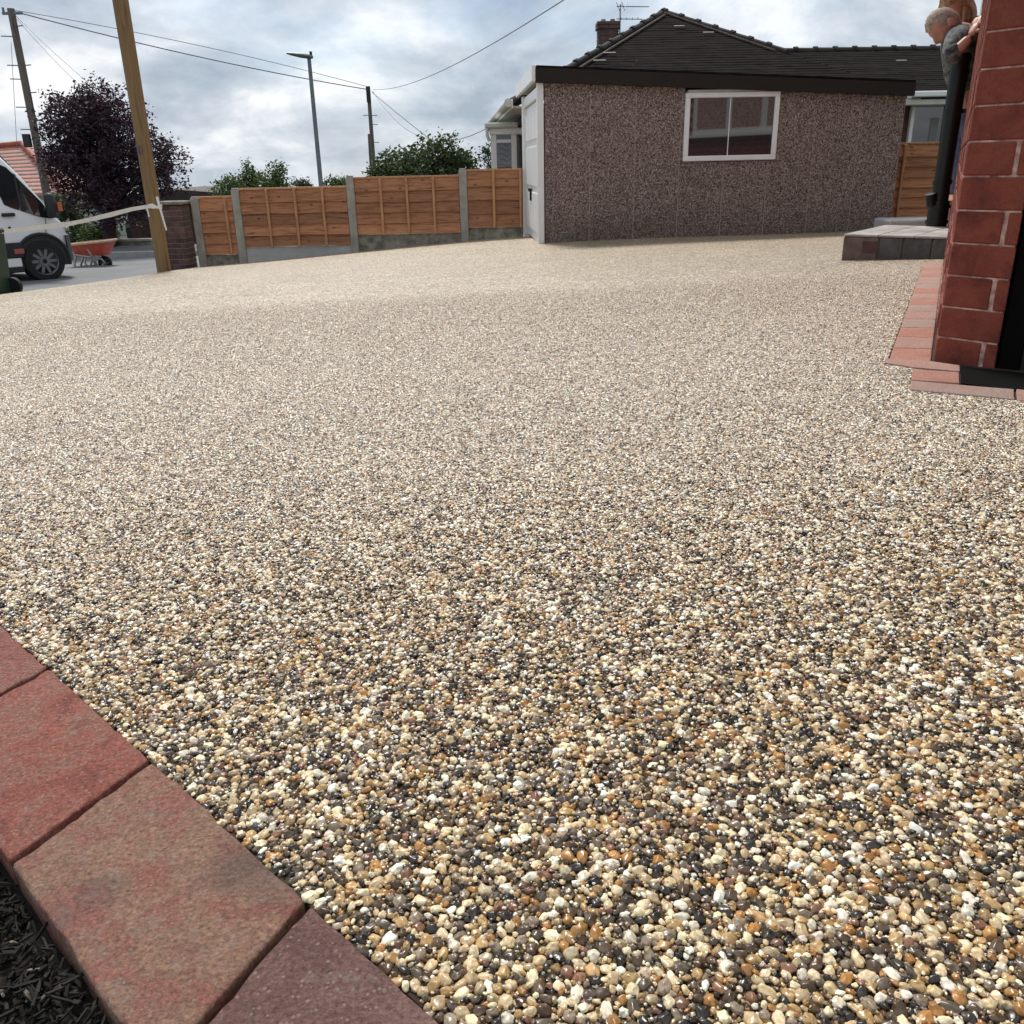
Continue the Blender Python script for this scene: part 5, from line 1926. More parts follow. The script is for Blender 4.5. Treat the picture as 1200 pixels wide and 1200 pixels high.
mb.build('lid', M['green_plastic'], BIN)
mb = MB()
hz_ = px(3, 262, 8.9).z
mb.tube([(bR1 - .02, 8.75, bt + .04), (bR1 + .03, 8.75, hz_), (bR1 + .03, 9.1, hz_), (bR1 - .02, 9.1, bt + .04)], .028, 8)
mb.cbox((bR1 - .06, 8.8, hz_ - .03), (.09, 0, 0), (0, .25, 0), (0, 0, .06), .01)
mb.build('handle', M['black_plastic'], BIN)
wc = px(19.5, 338, 8.9)
for yy in (8.74, 9.14):
    mb = MB()
    c_ = Vector((bR0 + .02, yy, zb_ + .06))
    mb.tube([c_, c_ + Vector((0, .05, 0))], .085, 20)
    mb.build('wheel', M['tyre'], BIN, 40)

# ------------------------------------------------------------------ barrier tape
def ribbon(mb_, pts, w, th=.002):
    pts = [Vector(p) for p in pts]
    for i in range(len(pts) - 1):
        a, b_ = pts[i], pts[i + 1]
        mb_.add([a - UP * w[i] / 2, b_ - UP * w[i + 1] / 2, b_ + UP * w[i + 1] / 2, a + UP * w[i] / 2,
                 a - UP * w[i] / 2 + Vector((0, th, 0)), b_ - UP * w[i + 1] / 2 + Vector((0, th, 0)), b_ + UP * w[i + 1] / 2 + Vector((0, th, 0)), a + UP * w[i] / 2 + Vector((0, th, 0))],
                [(0, 1, 2, 3), (7, 6, 5, 4), (3, 2, 6, 7), (0, 4, 5, 1), (0, 3, 7, 4), (1, 5, 6, 2)])


mb = MB()
TPP = [(-30, 279, 8.95), (3, 272.3, 9.2), (55, 266.3, 10.4), (75, 263.5, 10.9), (100, 258.5, 11.5), (130, 251.5, 12.2), (155, 245, 12.75), (172, 242.2, 13.06)]
ribbon(mb, [px(*p) for p in TPP], [.03, .022, .042, .052, .045, .06, .05, .05])
ribbon(mb, [px(u, v - 2.6, y + .02) for u, v, y in TPP[:4]], [.012, .012, .02, .02])
ring = []
tz = px(178, 242, 13.2).z
pole_c = pb1.lerp(ptp, (tz - pb1.z) / (ptp.z - pb1.z))
for k in range(15):
    a = 2 * math.pi * k / 14 + math.pi
    ring.append(Vector((pole_c.x + .112 * math.cos(a), pole_c.y + .112 * math.sin(a), tz + .012 * math.sin(3 * a))))
ribbon(mb, ring, [.055 + .02 * math.sin(2.1 * k) for k in range(15)])
e0 = px(186, 241.5, 13.08)
mb.prism([e0 + Vector((-.02, -.01, .12)), e0 + Vector((.015, -.01, .13)), e0 + Vector((.075, -.03, -.32)), e0 + Vector((.055, -.03, -.33))], (0, .003, 0))
e1 = px(171, 243, 13.04)
mb.prism([e1 + Vector((0, 0, .01)), e1 + Vector((.02, 0, .01)), e1 + Vector((.035, -.01, -.12)), e1 + Vector((.018, -.01, -.13))], (0, .003, 0))
tag(mb.build('barrier_tape', M['tape'], None), 'white barrier tape stretched from the bin to a knot on the timber pole', 'barrier tape')

# ------------------------------------------------------------------ wheelbarrow
WY = 18.6
wb0 = px(108, 316, WY)
WB = thing('wheelbarrow', 'red tray wheelbarrow with sandy rim standing on the road', 'wheelbarrow', (wb0.x, WY, wb0.z))
w_ = lambda u, v, dy=0.0: px(u, v, WY) + Vector((0, dy, 0))
# tray: rim and floor as rounded quads
rimL, rimR = w_(85.5, 286), w_(132.5, 281.5)
floL, floR = w_(91.5, 298.5), w_(127, 298.5)
hw, hf = .34, .22
def rrect(L_, Rr_, hwid, tight):
    o_ = []
    cx = (L_ + Rr_) / 2
    for k in range(24):
        a = 2 * math.pi * k / 24
        ca, sa = math.cos(a), math.sin(a)
        e_ = .5
        xx = math.copysign(abs(ca) ** e_, ca); yy = math.copysign(abs(sa) ** e_, sa)
        p = cx + (Rr_ - cx) * xx
        o_.append(Vector((p.x, cx.y + yy * hwid, p.z)))
    return o_
rim_o, flo = rrect(rimL, rimR, hw, 1), rrect(floL, floR, hf, 1)
mb = MB()
n = 24
rim_i = [p + ((rimL + rimR) / 2 - p) * .02 + UP * -.01 for p in rim_o]
flo_i = [p + ((floL + floR) / 2 - p) * .04 + UP * .02 for p in flo]
mb.add(rim_o + flo + rim_i + flo_i, [(k, n + k, n + (k + 1) % n, (k + 1) % n) for k in range(n)] + [(2 * n + k, 2 * n + (k + 1) % n, 3 * n + (k + 1) % n, 3 * n + k) for k in range(n)] +
       [(k, (k + 1) % n, 2 * n + (k + 1) % n, 2 * n + k) for k in range(n)] + [tuple(n + k for k in range(n)), tuple(3 * n + k for k in range(n))[::-1]])
mb.build('tray', M['barrow_red'], WB, 50)
mb = MB()
mb.tube(rim_o + [rim_o[0]], .024, 6, False)
mb.build('tray_rim', M['barrow_rim'], WB, 60)
for sg in (-1, 1):
    mb = MB()
    y = sg * .24
    mb.tube([w_(82, 289, y * 1.1), w_(90, 297, y), w_(108, 299.5, y), w_(122, 303, y * .5), w_(124.5, 308.5, y * .28)], .026, 8)
    mb.build('handle', M['steel'], WB, 50)
    mb = MB()
    mb.tube([w_(95.5, 299, y), w_(93.5, 309, y), w_(97, 315.2, y), w_(100, 313, y), w_(103.5, 300, y)], .024, 8)
    mb.build('leg', M['steel'], WB, 50)
    mb = MB()
    mb.tube([w_(107.5, 287, y * 1.15), w_(112, 296, y), w_(121, 315.0, y * .6), w_(123.5, 309, y * .4)], .026, 8)
    mb.tube([w_(114.5, 305, y * .8), w_(117.5, 312.5, y * .7), w_(121, 315.0, y * .6)], .02, 8)
    mb.build('brace', M['steel'], WB, 50)
wheel(WB, w_(123.5, 308.0, -.05), Vector((0, 1, 0)), Vector((1, 0, 0)), w_(123.5, 308).z - wb0.z + .005, .09, M['tyre'], M['steel'], 6)

# ------------------------------------------------------------------ trees and shrubs
def leaf_mesh(parent, name, centres, n_per, spread, size, cols, seed, m, tilt=1.0):
    rg = np.random.default_rng(seed)
    C_ = np.array([c for c in centres])
    N_ = len(C_) * n_per
    c = np.repeat(C_, n_per, 0) + rg.normal(0, 1, (N_, 3)) * spread
    a = rg.normal(0, 1, (N_, 3)); a[:, 2] *= .6; a /= np.linalg.norm(a, axis=1, keepdims=True)
    b_ = np.cross(a, rg.normal(0, 1, (N_, 3))); b_ /= np.linalg.norm(b_, axis=1, keepdims=True)
    L_ = (size * rg.uniform(.6, 1.35, N_))[:, None]
    W_ = L_ * rg.uniform(.42, .65, (N_, 1))
    nn = np.cross(a, b_) * L_ * .14
    v0, v1, v2, v3 = c - a * L_ * .5, c + b_ * W_ * .5 + nn, c + a * L_ * .5, c - b_ * W_ * .5 + nn
    inv = np.array(WORLD[root_of(parent).name].inverted())
    vs_ = np.stack([v0, v1, v2, v3], 1).reshape(-1, 3)
    vs_ = vs_ @ inv[:3, :3].T + inv[:3, 3]
    me_ = bpy.data.meshes.new(name)
    me_.vertices.add(len(vs_)); me_.vertices.foreach_set('co', vs_.astype(np.float32).ravel())
    idx = np.arange(N_ * 4).reshape(-1, 4)
    tri = np.concatenate([idx[:, [0, 1, 2]], idx[:, [0, 2, 3]]], 0)
    me_.loops.add(tri.size); me_.loops.foreach_set('vertex_index', tri.ravel().astype(np.int32))
    me_.polygons.add(len(tri)); me_.polygons.foreach_set('loop_start', (np.arange(len(tri)) * 3).astype(np.int32))
    me_.update(calc_edges=True)
    colr = np.array(cols)[rg.integers(0, len(cols), N_)] * rg.uniform(.7, 1.3, (N_, 1))
    colr = np.repeat(np.concatenate([colr, np.ones((N_, 1))], 1), 4, 0)
    at_ = me_.attributes.new('col', 'FLOAT_COLOR', 'POINT'); at_.data.foreach_set('color', colr.astype(np.float32).ravel())
    me_.materials.append(m)
    o_ = bpy.data.objects.new(name, me_); COL.objects.link(o_); o_.parent = parent
    return o_


def tree(name, label, base, blobs, cols, n_twig, n_leaf, size, seed, trunk_r=.14, spread=.10, fork=None, group=None, cat='tree'):
    """blobs: (centre, (rx, ry, rz), weight); limbs reach every twig cluster, leaves sit round the twigs"""
    rg = random.Random(seed)
    t = thing(name, label, cat, base, 0, group)
    fork = fork or base + UP * 1.0
    tot = sum(w for _, _, w in blobs)
    tips = []
    limbs = MB()
    if fork.z - base.z > .05:
        limbs_t = MB()
        limbs_t.tube([base - UP * .3, base.lerp(fork, .5) + Vector((.02, .01, 0)), fork], [trunk_r * 1.25, trunk_r, trunk_r * .8], 12)
        limbs_t.build('trunk', M['bark'], t, 50)
    for (c, rr, w) in blobs:
        nn = max(3, int(n_twig * w / tot))
        boughs = []
        for k in range(max(2, nn // 14)):
            d = Vector((rg.gauss(0, 1), rg.gauss(0, 1), rg.gauss(.3, 1))).normalized()
            e = Vector(c) + Vector((d.x * rr[0], d.y * rr[1], d.z * rr[2])) * rg.uniform(.35, .75)
            mid = fork.lerp(e, .5) + Vector((rg.gauss(0, .08), rg.gauss(0, .08), rg.uniform(0, .15)))
            limbs.tube([fork, mid, e], [trunk_r * .38, trunk_r * .22, trunk_r * .07], 6)
            boughs.append(e)
        for k in range(nn):
            d = Vector((rg.gauss(0, 1), rg.gauss(0, 1), rg.gauss(0, 1))).normalized()
            rad_ = rg.random() ** .42
            rough_ = 1 + .22 * noise.noise(d * 2.1 + Vector((seed, 0, 0))) + (.16 * rg.random() if rg.random() < .25 else 0)
            e = Vector(c) + Vector((d.x * rr[0], d.y * rr[1], d.z * rr[2])) * rad_ * rough_
            bgh = min(boughs, key=lambda q_: (q_ - e).length)
            if k % 2 == 0:
                limbs.tube([bgh, bgh.lerp(e, .55) + Vector((rg.gauss(0, .03), rg.gauss(0, .03), .03)), e], [trunk_r * .06, trunk_r * .045, .004], 4, False)
            tips.append(e)
            out = (e - bgh).normalized() if (e - bgh).length > .01 else UP
            tips.append(e + out * spread * 1.2)
    limbs.build('limbs', M['bark'], t)
    leaf_mesh(t, 'crown', tips, n_leaf, spread, size, cols, seed, M['leaf'])
    return t


TYY = 23.0
tq = lambda u, v: px(u, v, TYY)
PURP = [(.038, .018, .030), (.056, .026, .041), (.022, .012, .019), (.080, .038, .056)]
sc_ = (tq(160, 180).x - tq(60, 180).x) / 100.0          # metres per pixel at the tree
tree('purple_tree', 'large dark purple leaved tree between the telegraph pole and the timber pole', Vector((tq(125, 285).x, TYY, -2.05)),
     [(tq(122, 178), (62 * sc_, 1.3, 66 * sc_), 10), (tq(92, 140), (36 * sc_, .9, 30 * sc_), 3), (tq(120, 132), (30 * sc_, .9, 32 * sc_), 2.6), (tq(78, 182), (28 * sc_, .9, 40 * sc_), 2.6), (tq(186, 192), (33 * sc_, .8, 36 * sc_), 2.4), (tq(135, 232), (50 * sc_, 1.2, 34 * sc_), 4)],
     PURP, 900, 15, .085, 5, .17, .085, fork=tq(127, 250))
GREEN = [(.070, .115, .030), (.095, .145, .040), (.045, .085, .022), (.12, .17, .06)]
GDARK = [(.055, .085, .030), (.075, .11, .040), (.032, .055, .018), (.10, .14, .055)]
gq = lambda u, v: px(u, v, 21.0)
sg_ = (gq(500, 190).x - gq(400, 190).x) / 100.0
tree('green_tree', 'broad green leafy tree behind the fence, right of the distant pole', Vector((gq(495, 230).x, 21.0, -2.2)),
     [(gq(470, 200), (32 * sg_, .8, 22 * sg_), 4), (gq(510, 192), (40 * sg_, .9, 26 * sg_), 6), (gq(535, 195), (20 * sg_, .6, 20 * sg_), 2), (gq(450, 205), (18 * sg_, .6, 16 * sg_), 1.5), (gq(500, 215), (55 * sg_, .9, 22 * sg_), 4)],
     GDARK, 420, 13, .085, 8, .09, .075, fork=gq(495, 215))
hq = lambda u, v: px(u, v, 17.5)
sh_ = (hq(400, 190).x - hq(300, 190).x) / 100.0
tree('green_shrub', 'spiky bright green shrub topping the second fence panel', Vector((hq(305, 240).x, 17.5, -1.9)),
     [(hq(300, 222), (42 * sh_, .5, 18 * sh_), 5), (hq(325, 208), (9 * sh_, .3, 14 * sh_), 1.2), (hq(291, 206), (5 * sh_, .2, 13 * sh_), .7), (hq(268, 224), (16 * sh_, .3, 10 * sh_), 1)],
     GREEN, 230, 12, .055, 12, .05, .05, fork=hq(303, 226), cat='shrub')
tree('green_shrub', 'small green bush tip beside the third concrete post', Vector((hq(397, 240).x, 17.6, -1.9)),
     [(hq(397, 216), (13 * sh_, .3, 8 * sh_), 1)], GREEN, 50, 12, .05, 15, .03, .04, fork=hq(397, 222), cat='shrub')
tree('dark_shrub', 'small dark bush tips just left of the street lamp above the fence', Vector((hq(354, 240).x, 19.0, -1.9)),
     [(px(353, 218, 19), (14 * sh_, .3, 6 * sh_), 1)], [(.03, .045, .025), (.045, .06, .03)], 40, 10, .05, 17, .03, .04, fork=px(353, 224, 19), cat='shrub')
tree('small_bush', 'small dark bush glimpsed left of the bay window', Vector((px(572, 210, 23).x, 23, -2.2)),
     [(px(573, 180, 23), (.14, .12, .25), 1), (px(575, 205, 23), (.3, .2, .3), 1)], GDARK, 40, 8, .07, 19, .04, .05, fork=px(574, 215, 23), cat='bush')

# ------------------------------------------------------------------ across the road: hedge, garden wall, parked car, red roofed house
HY = 24.0
zq = lambda u, v: px(u, v, HY)
sz_ = (zq(150, 250).x - zq(50, 250).x) / 100.0
for i, (u, v, ru, rv, lab, cols) in enumerate(((78, 254, 12, 26, 'tall dark hedge bush behind the van mirror', GDARK), (100, 276, 20, 12, 'low clipped bush behind the barrow, left half', GDARK), (128, 278, 16, 10, 'low bush under the purple tree near the garden wall', GREEN))):
    c = zq(u, v)
    tree('garden_bush', lab, Vector((c.x, HY - .3 * i, -2.0)), [(Vector((c.x, HY - .3 * i, c.z)), (ru * sz_, .6, rv * sz_), 1)], cols, 150, 13, .07, 30 + i, .06, .07, fork=Vector((c.x, HY - .3 * i, c.z - .2)), cat='bush')
GWL = thing('garden_wall', 'low grey garden wall across the road behind the wheelbarrow', 'wall', (zq(150, 290).x, 23.2, -2.0))
a_, b_ = px(126, 281, 23.2), px(176, 279.5, 23.2)
for i in range(4):
    x0_ = a_.x + (b_.x - a_.x) * i / 4
    brick_at('block', Vector((x0_ + .004, 23.2, -2.1)), Vector(((b_.x - a_.x) / 4 - .008, 0, 0)), Vector((0, .22, 0)), UP * (a_.z + 2.1 - .06), M['concrete_moss'], GWL, .01)
mb = MB()
mb.cbox((a_.x - .03, 23.16, a_.z - .058), (b_.x - a_.x + .06, 0, 0), (0, .3, 0), (0, 0, .06), .01)
mb.build('coping', M['concrete'], GWL)

# parked car, mostly hidden behind pole and tree
CY = 26.5
CAR = thing('parked_car', 'dark car with pale windscreen parked beyond the timber pole', 'car', (px(165, 290, CY).x, CY, -2.2))
cq = lambda u, v: px(u, v, CY)
cz = cq(165, 292).z
cx0 = cq(148, 270).x
prof = [(0, .25), (-.02, .55), (.05, .78), (.75, .92), (1.25, 1.36), (2.3, 1.42), (3.1, 1.36), (3.6, .95), (4.1, .88), (4.15, .3)]
mb = MB()
mb.prism([(cx0 + x, CY, cz + z) for x, z in prof], (0, 1.7, 0))
mb.build('body', M['car_dark'], CAR, 35)
mb = MB()
mb.prism([(cx0 + x, CY - .012, cz + z) for x, z in ((.90, .95), (1.32, 1.30), (2.2, 1.36), (2.25, .97))], (0, .02, 0))
mb.build('window', M['glass'], CAR)
mb = MB()
mb.prism([(cx0 + 1.18, CY - .02, cz + 1.40), (cx0 + 2.5, CY - .02, cz + 1.46), (cx0 + 3.2, CY - .02, cz + 1.40), (cx0 + 2.3, CY - .02, cz + 1.36)], (0, 1.74, 0))
mb.build('roof', M['van_white'], CAR, 40)
mb = MB()
mb.cbox((cx0 - .03, CY - .02, cz + .56), (.3, 0, 0), (0, .3, 0), (0, 0, .17), .04)
mb.build('headlight', M['rim'], CAR)
for x in (.75, 3.3):
    wheel(CAR, Vector((cx0 + x, CY - .02, cz + .3)), Vector((0, 1, 0)), Vector((1, 0, 0)), .3, .2, M['tyre'], M['rim'], 8)

RY = 34.0
rq = lambda u, v: px(u, v, RY)
RH = thing('red_roofed_house', 'house with banded red tile hipped roof behind the white van', 'house', (rq(50, 230).x, RY, -3.0))
ez = rq(60, 234).z
pk0, pk1 = px(-18, 180, RY + 1), px(27, 174, RY + 1)
eL, eR = px(-70, 228, RY - 2), px(74, 227, RY - 2)
ez = eR.z
mb = MB()
depth = 3.6
A0 = Vector((eL.x, RY - 2.0, ez)); A1 = Vector((eR.x, RY - 2.0, ez))
K0 = Vector((pk0.x - 1.0, RY + 1.0, pk0.z + .1)); K1 = Vector((pk1.x, RY + 1.0, pk1.z + .1))
E2 = Vector((rq(118, 232).x, RY + 3.4, ez))
def banded(p0, p1, q0, q1, n):
    p0, p1, q0, q1 = map(Vector, (p0, p1, q0, q1))
    nr_ = (p1 - p0).cross(q0 - p0).normalized()
    if nr_.z < 0: nr_ = -nr_
    for i in range(n):
        t0_, t1_ = i / n, (i + 1) / n
        a, b2 = p0.lerp(q0, t0_), p1.lerp(q1, t0_)
        c, d = p0.lerp(q0, t1_), p1.lerp(q1, t1_)
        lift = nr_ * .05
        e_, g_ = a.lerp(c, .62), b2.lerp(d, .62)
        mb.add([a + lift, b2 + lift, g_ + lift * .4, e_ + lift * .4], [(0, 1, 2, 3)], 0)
        mb.add([e_ + lift * .4, g_ + lift * .4, d, c], [(0, 1, 2, 3)], 1)  # upper strip of each course: pale reflection put into the colour
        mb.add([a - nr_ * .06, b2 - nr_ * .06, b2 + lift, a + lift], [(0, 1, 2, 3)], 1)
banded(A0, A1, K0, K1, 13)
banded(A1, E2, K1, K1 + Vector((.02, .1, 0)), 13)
rr_ = mb.build('roof', [M['tile_red'], M['tile_edge_sheen']], RH)
mb = MB()
mb.tube([A1 + UP * .05, A1.lerp(K1, .5) + UP * .12, K1 + UP * .06], .11, 8)
mb.tube([K0 + UP * .05, K1 + UP * .06], .11, 8)
mb.build('ridge_tile', M['tile_red'], rr_, 60)
mb = MB()
mb.box((eL.x + .3, RY - 1.7, -3.4), (E2.x - eL.x - 1.2, 0, 0), (0, 5, 0), (0, 0, ez + 3.4 - .03))
mb.build('wall', M['render'], RH)
mb = MB()
wxa = rq(80, 240)
mb.cbox((wxa.x, RY - 1.74, ez - 1.25), (1.0, 0, 0), (0, .06, 0), (0, 0, 1.0), .01)
wdw = mb.build('window', M['glass'], RH)
mb = MB()
for x in (-.05, .48, 1.0):
    mb.cbox((wxa.x + x, RY - 1.78, ez - 1.30), (.06, 0, 0), (0, .06, 0), (0, 0, 1.1), .01)
mb.build('window_frame', M['white'], wdw)
# white rendered wall glimpsed through the purple tree
mb = MB()
w0_, w1_2 = px(96, 243, 30), px(112, 255, 30)
WH = thing('white_outbuilding', 'white rendered outbuilding glimpsed through the foot of the purple tree', 'outbuilding', (w0_.x, 30, -2.6))
mb.box((w0_.x, 30, -2.7), (px(200, 250, 30).x - w0_.x, 0, 0), (0, 2.5, 0), (0, 0, px(110, 243, 30).z + 2.7))
mb.build('wall', M['render'], WH)
mb = MB()
mb.cbox((w0_.x - .15, 29.85, px(110, 243, 30).z + .002), (px(200, 250, 30).x - w0_.x + .3, 0, 0), (0, 2.8, 0), (0, 0, .12), .02)
mb.build('roof', M['roof_brown'], WH)

# ------------------------------------------------------------------ people leaning out of the doorway
def skin_mesh(vs, es, rs, sub=2):
    """one connected skinned surface, returned as a mesh"""
    me_ = bpy.data.meshes.new('tmp')
    me_.from_pydata([tuple(v) for v in vs], es, [])
    o_ = bpy.data.objects.new('tmp', me_)
    COL.objects.link(o_)
    md = o_.modifiers.new('skin', 'SKIN')
    md.use_smooth_shade = True
    for i, r_ in enumerate(rs):
        sv = me_.skin_vertices[0].data[i]
        sv.radius = (r_, r_) if isinstance(r_, (int, float)) else r_
        sv.use_root = (i == 0)
    sb = o_.modifiers.new('sub', 'SUBSURF')
    sb.levels = sub; sb.render_levels = sub
    dg = bpy.context.evaluated_depsgraph_get()
    m2 = bpy.data.meshes.new_from_object(o_.evaluated_get(dg))
    bpy.data.objects.remove(o_)
    return m2


def head_geo(c, face, crown, size=1.0):
    """head surface: skull, brow, nose, lips, chin and ears"""
    face = face.normalized()
    crown = (crown - face * crown.dot(face)).normalized()
    side = face.cross(crown)
    vs, fs = [], []
    nu, nv = 28, 20
    gs = lambda d, t, w: math.exp(-((d - t).length / w) ** 2)
    for j in range(nv + 1):
        th = math.pi * j / nv
        for i in range(nu):
            ph = 2 * math.pi * i / nu
            d = Vector((math.sin(th) * math.cos(ph), math.sin(th) * math.sin(ph), math.cos(th)))     # x face, y side, z crown
            r_ = Vector((.098 * d.x, .076 * d.y, .118 * d.z))
            if d.z < 0: r_.y *= 1 - .22 * (-d.z); 
            if d.z < 0 and d.x < 0: r_.x *= 1 - .35 * (-d.z)
            if d.x > 0: r_.x -= .006 * d.x
            r_.x += .030 * gs(d, Vector((.97, 0, -.14)), .17) + .010 * gs(d, Vector((.98, 0, .06)), .13)
            r_.x += .012 * gs(d, Vector((.62, 0, -.80)), .28) + .008 * gs(d, Vector((.86, 0, -.47)), .16)
            for s_ in (-1, 1):
                r_.x -= .013 * gs(d, Vector((.90, .34 * s_, .06)), .16)
                r_.x += .005 * gs(d, Vector((.90, .32 * s_, .24)), .16)
                r_.y += s_ * .006 * gs(d, Vector((.70, .6 * s_, -.2)), .25)
            vs.append(c + (face * r_.x + side * r_.y + crown * r_.z) * size)
    for j in range(nv):
        for i in range(nu):
            i2 = (i + 1) % nu
            fs.append((j * nu + i, (j + 1) * nu + i, (j + 1) * nu + i2, j * nu + i2))
    for s_ in (-1, 1):                                   # ears
        o0 = len(vs)
        ce = c + (side * s_ * .082 - face * .012 - crown * .010) * size
        for j in range(7):
            th = math.pi * j / 6
            for i in range(8):
                ph = 2 * math.pi * i / 8
                vs.append(ce + (face * math.sin(th) * math.cos(ph) * .024 + crown * math.cos(th) * .039 + side * math.sin(th) * math.sin(ph) * .017) * size)
        for j in range(6):
            for i in range(8):
                i2 = (i + 1) % 8
                fs.append((o0 + j * 8 + i, o0 + (j + 1) * 8 + i, o0 + (j + 1) * 8 + i2, o0 + j * 8 + i2))
    return vs, fs, side


def hair_geo(c, face, crown, side, length, size=1.0, thick=.012):
    face = face.normalized(); crown = (crown - face * crown.dot(face)).normalized()
    vs, fs = [], []
    nu, nv = 30, 14
    keep = {}
    for j in range(nv + 1):
        th = math.pi * .80 * j / nv
        for i in range(nu):
            ph = 2 * math.pi * i / nu
            d = Vector((math.sin(th) * math.cos(ph), math.sin(th) * math.sin(ph), math.cos(th)))
            lim = .52 if length < .05 else .62
            front = (d.x > .30 and d.z < lim + .25 * abs(d.y)) or (length < .05 and d.x > -.42 and d.z < .10 + .2 * d.x)
            t_ = thick * (1 + .5 * noise.noise(d * 6)) + length * max(0, -d.z + .2) * .3
            r_ = Vector((.098 * d.x, .076 * d.y, .118 * d.z)) + d * t_
            if front:
                r_ = Vector((.085 * d.x, .066 * d.y, .105 * d.z))
            vs.append(c + (face * r_.x + side * r_.y + crown * r_.z) * size)
    for j in range(nv):
        for i in range(nu):
            i2 = (i + 1) % nu
            fs.append((j * nu + i, (j + 1) * nu + i, (j + 1) * nu + i2, j * nu + i2))
    return vs, fs


def add_mesh(mb_, me_):
    o0 = len(mb_.v)
    mb_.v.extend([tuple(v.co) for v in me_.vertices])
    for p in me_.polygons:
        mb_.f.append(tuple(i + o0 for i in p.vertices)); mb_.mi.append(0)


def hand_geo(wrist, direc, palm_n, size=1.0, curl=.35):
    """palm with four unequal bent fingers and a thumb, as skin chains"""
    d = direc.normalized(); n_ = (palm_n - d * palm_n.dot(d)).normalized(); s_ = d.cross(n_)
    vs = [wrist, wrist + d * .045 * size, wrist + d * .085 * size]
    es = [(0, 1), (1, 2)]
    rs = [.024 * size, (.034 * size, .016 * size), (.034 * size, .013 * size)]
    chains = []
    for k, (off, L_) in enumerate(((-.030, .066), (-.010, .078), (.010, .073), (.029, .058))):
        b0 = wrist + d * .080 * size + s_ * off * size
        p1 = b0 + (d * math.cos(curl * .5) + n_ * math.sin(curl * .5)) * L_ * .45 * size
        p2 = p1 + (d * math.cos(curl * 1.3) + n_ * math.sin(curl * 1.3)) * L_ * .32 * size
        p3 = p2 + (d * math.cos(curl * 2.0) + n_ * math.sin(curl * 2.0)) * L_ * .25 * size
        chains.append([b0, p1, p2, p3])
    tb = wrist + d * .03 * size - s_ * .030 * size
    chains.append([tb, tb + (d * .6 - s_ * .8) * .032 * size, tb + (d * .85 - s_ * .95) * .055 * size])
    return (vs, es, rs), chains


def person(name, label, joints, edges, radii, head_c, face, crown, hand=None, loc=None):
    t = tag(MB_person(joints, edges, radii, head_c, face, crown, hand, name), label, 'person')
    return t


def MB_person(joints, edges, radii, head_c, face, crown, hand, name):
    mb_ = MB()
    me_ = skin_mesh(joints, edges, radii)
    add_mesh(mb_, me_)
    vs, fs, side = head_geo(head_c, face, crown)
    mb_.add(vs, fs)
    if hand:
        (hv, he, hr), chains = hand_geo(*hand)
        add_mesh(mb_, skin_mesh(hv, he, hr))
        for ch_ in chains:
            mb_.tube(ch_, [.0095, .009, .008, .006][:len(ch_)], 8)
    o_ = mb_.build(name, M['skin'], None, 80)
    rm = o_.modifiers.new('one_surface', 'REMESH')
    rm.mode = 'VOXEL'; rm.voxel_size = .0055; rm.use_smooth_shade = True
    return o_


def cloth(parent, name, joints, edges, radii, m):
    me_ = skin_mesh(joints, edges, radii)
    me_.materials.clear()
    me_.materials.append(m)
    for p in me_.polygons: p.material_index = 0
    me_.shade_smooth()
    o_ = bpy.data.objects.new(name, me_)
    COL.objects.link(o_)
    o_.parent = parent
    return o_


FL = HZ + .075                                        # floor of the doorway
pq = lambda u, v, Y: px(u, v, Y)
YM = 6.62
# man: bent forward, face to the ground, one arm up to the wall
hc = pq(1105.5, 30.5, YM)
face = (pq(1099, 48, YM) - pq(1105.5, 30.5, YM)).normalized() + Vector((-.25, -.1, 0))
crown = (pq(1091, 23, YM) - pq(1105.5, 30.5, YM)).normalized()
neck = pq(1117, 35, YM + .02); chest = pq(1127, 52, YM + .05)
base_x = HW_O + HW_D * 5.35
hip = Vector((pq(1139, 108, YM + .10).x + .02, YM + .10, pq(1137, 108, YM + .10).z - .02))
sh_n = pq(1122, 45, YM - .16); el_n = pq(1113.5, 68, YM - .30); wr_n = pq(1137, 43, YM - .30); ha_n = pq(1147, 22, YM - .28)
sh_f = pq(1131, 46, YM + .24); el_f = sh_f + Vector((.20, .14, -.26)); wr_f = el_f + Vector((.14, .02, -.20))
kn_n = Vector((hip.x + .02, hip.y - .10, FL + .50)); an_n = Vector((hip.x + .04, hip.y - .10, FL + .08)); to_n = an_n + Vector((-.13, -.04, -.05))
kn_f = kn_n + Vector((.03, .22, 0)); an_f = an_n + Vector((.03, .24, 0)); to_f = an_f + Vector((-.13, -.04, -.05))
J = [hip, chest, neck, hc + (neck - hc) * .35, sh_n, el_n, wr_n, sh_f, el_f, wr_f, kn_n, an_n, to_n, kn_f, an_f, to_f]
Eg = [(0, 1), (1, 2), (2, 3), (1, 4), (4, 5), (5, 6), (1, 7), (7, 8), (8, 9), (0, 10), (10, 11), (11, 12), (0, 13), (13, 14), (14, 15)]
Rd = [.12, .13, .058, .052, .062, .044, .028, .062, .044, .028, .066, .042, .035, .066, .042, .035]
man = person('person', 'grey haired person in grey knit bending forward beside the black pipe', J, Eg, Rd, hc, face, crown, (wr_n, (ha_n - wr_n), Vector((.6, .3, .2)), 1.0, .25))
cloth(man, 'jumper', [chest, chest.lerp(hip, .5), hip + UP * .02, neck.lerp(chest, .35), sh_n, el_n, el_n.lerp(wr_n, .62), sh_f, el_f, el_f.lerp(wr_f, .7)], [(0, 1), (1, 2), (0, 3), (0, 4), (4, 5), (5, 6), (0, 7), (7, 8), (8, 9)], [.155, .155, .155, .085, .082, .072, .050, .082, .066, .05], M['knit'])
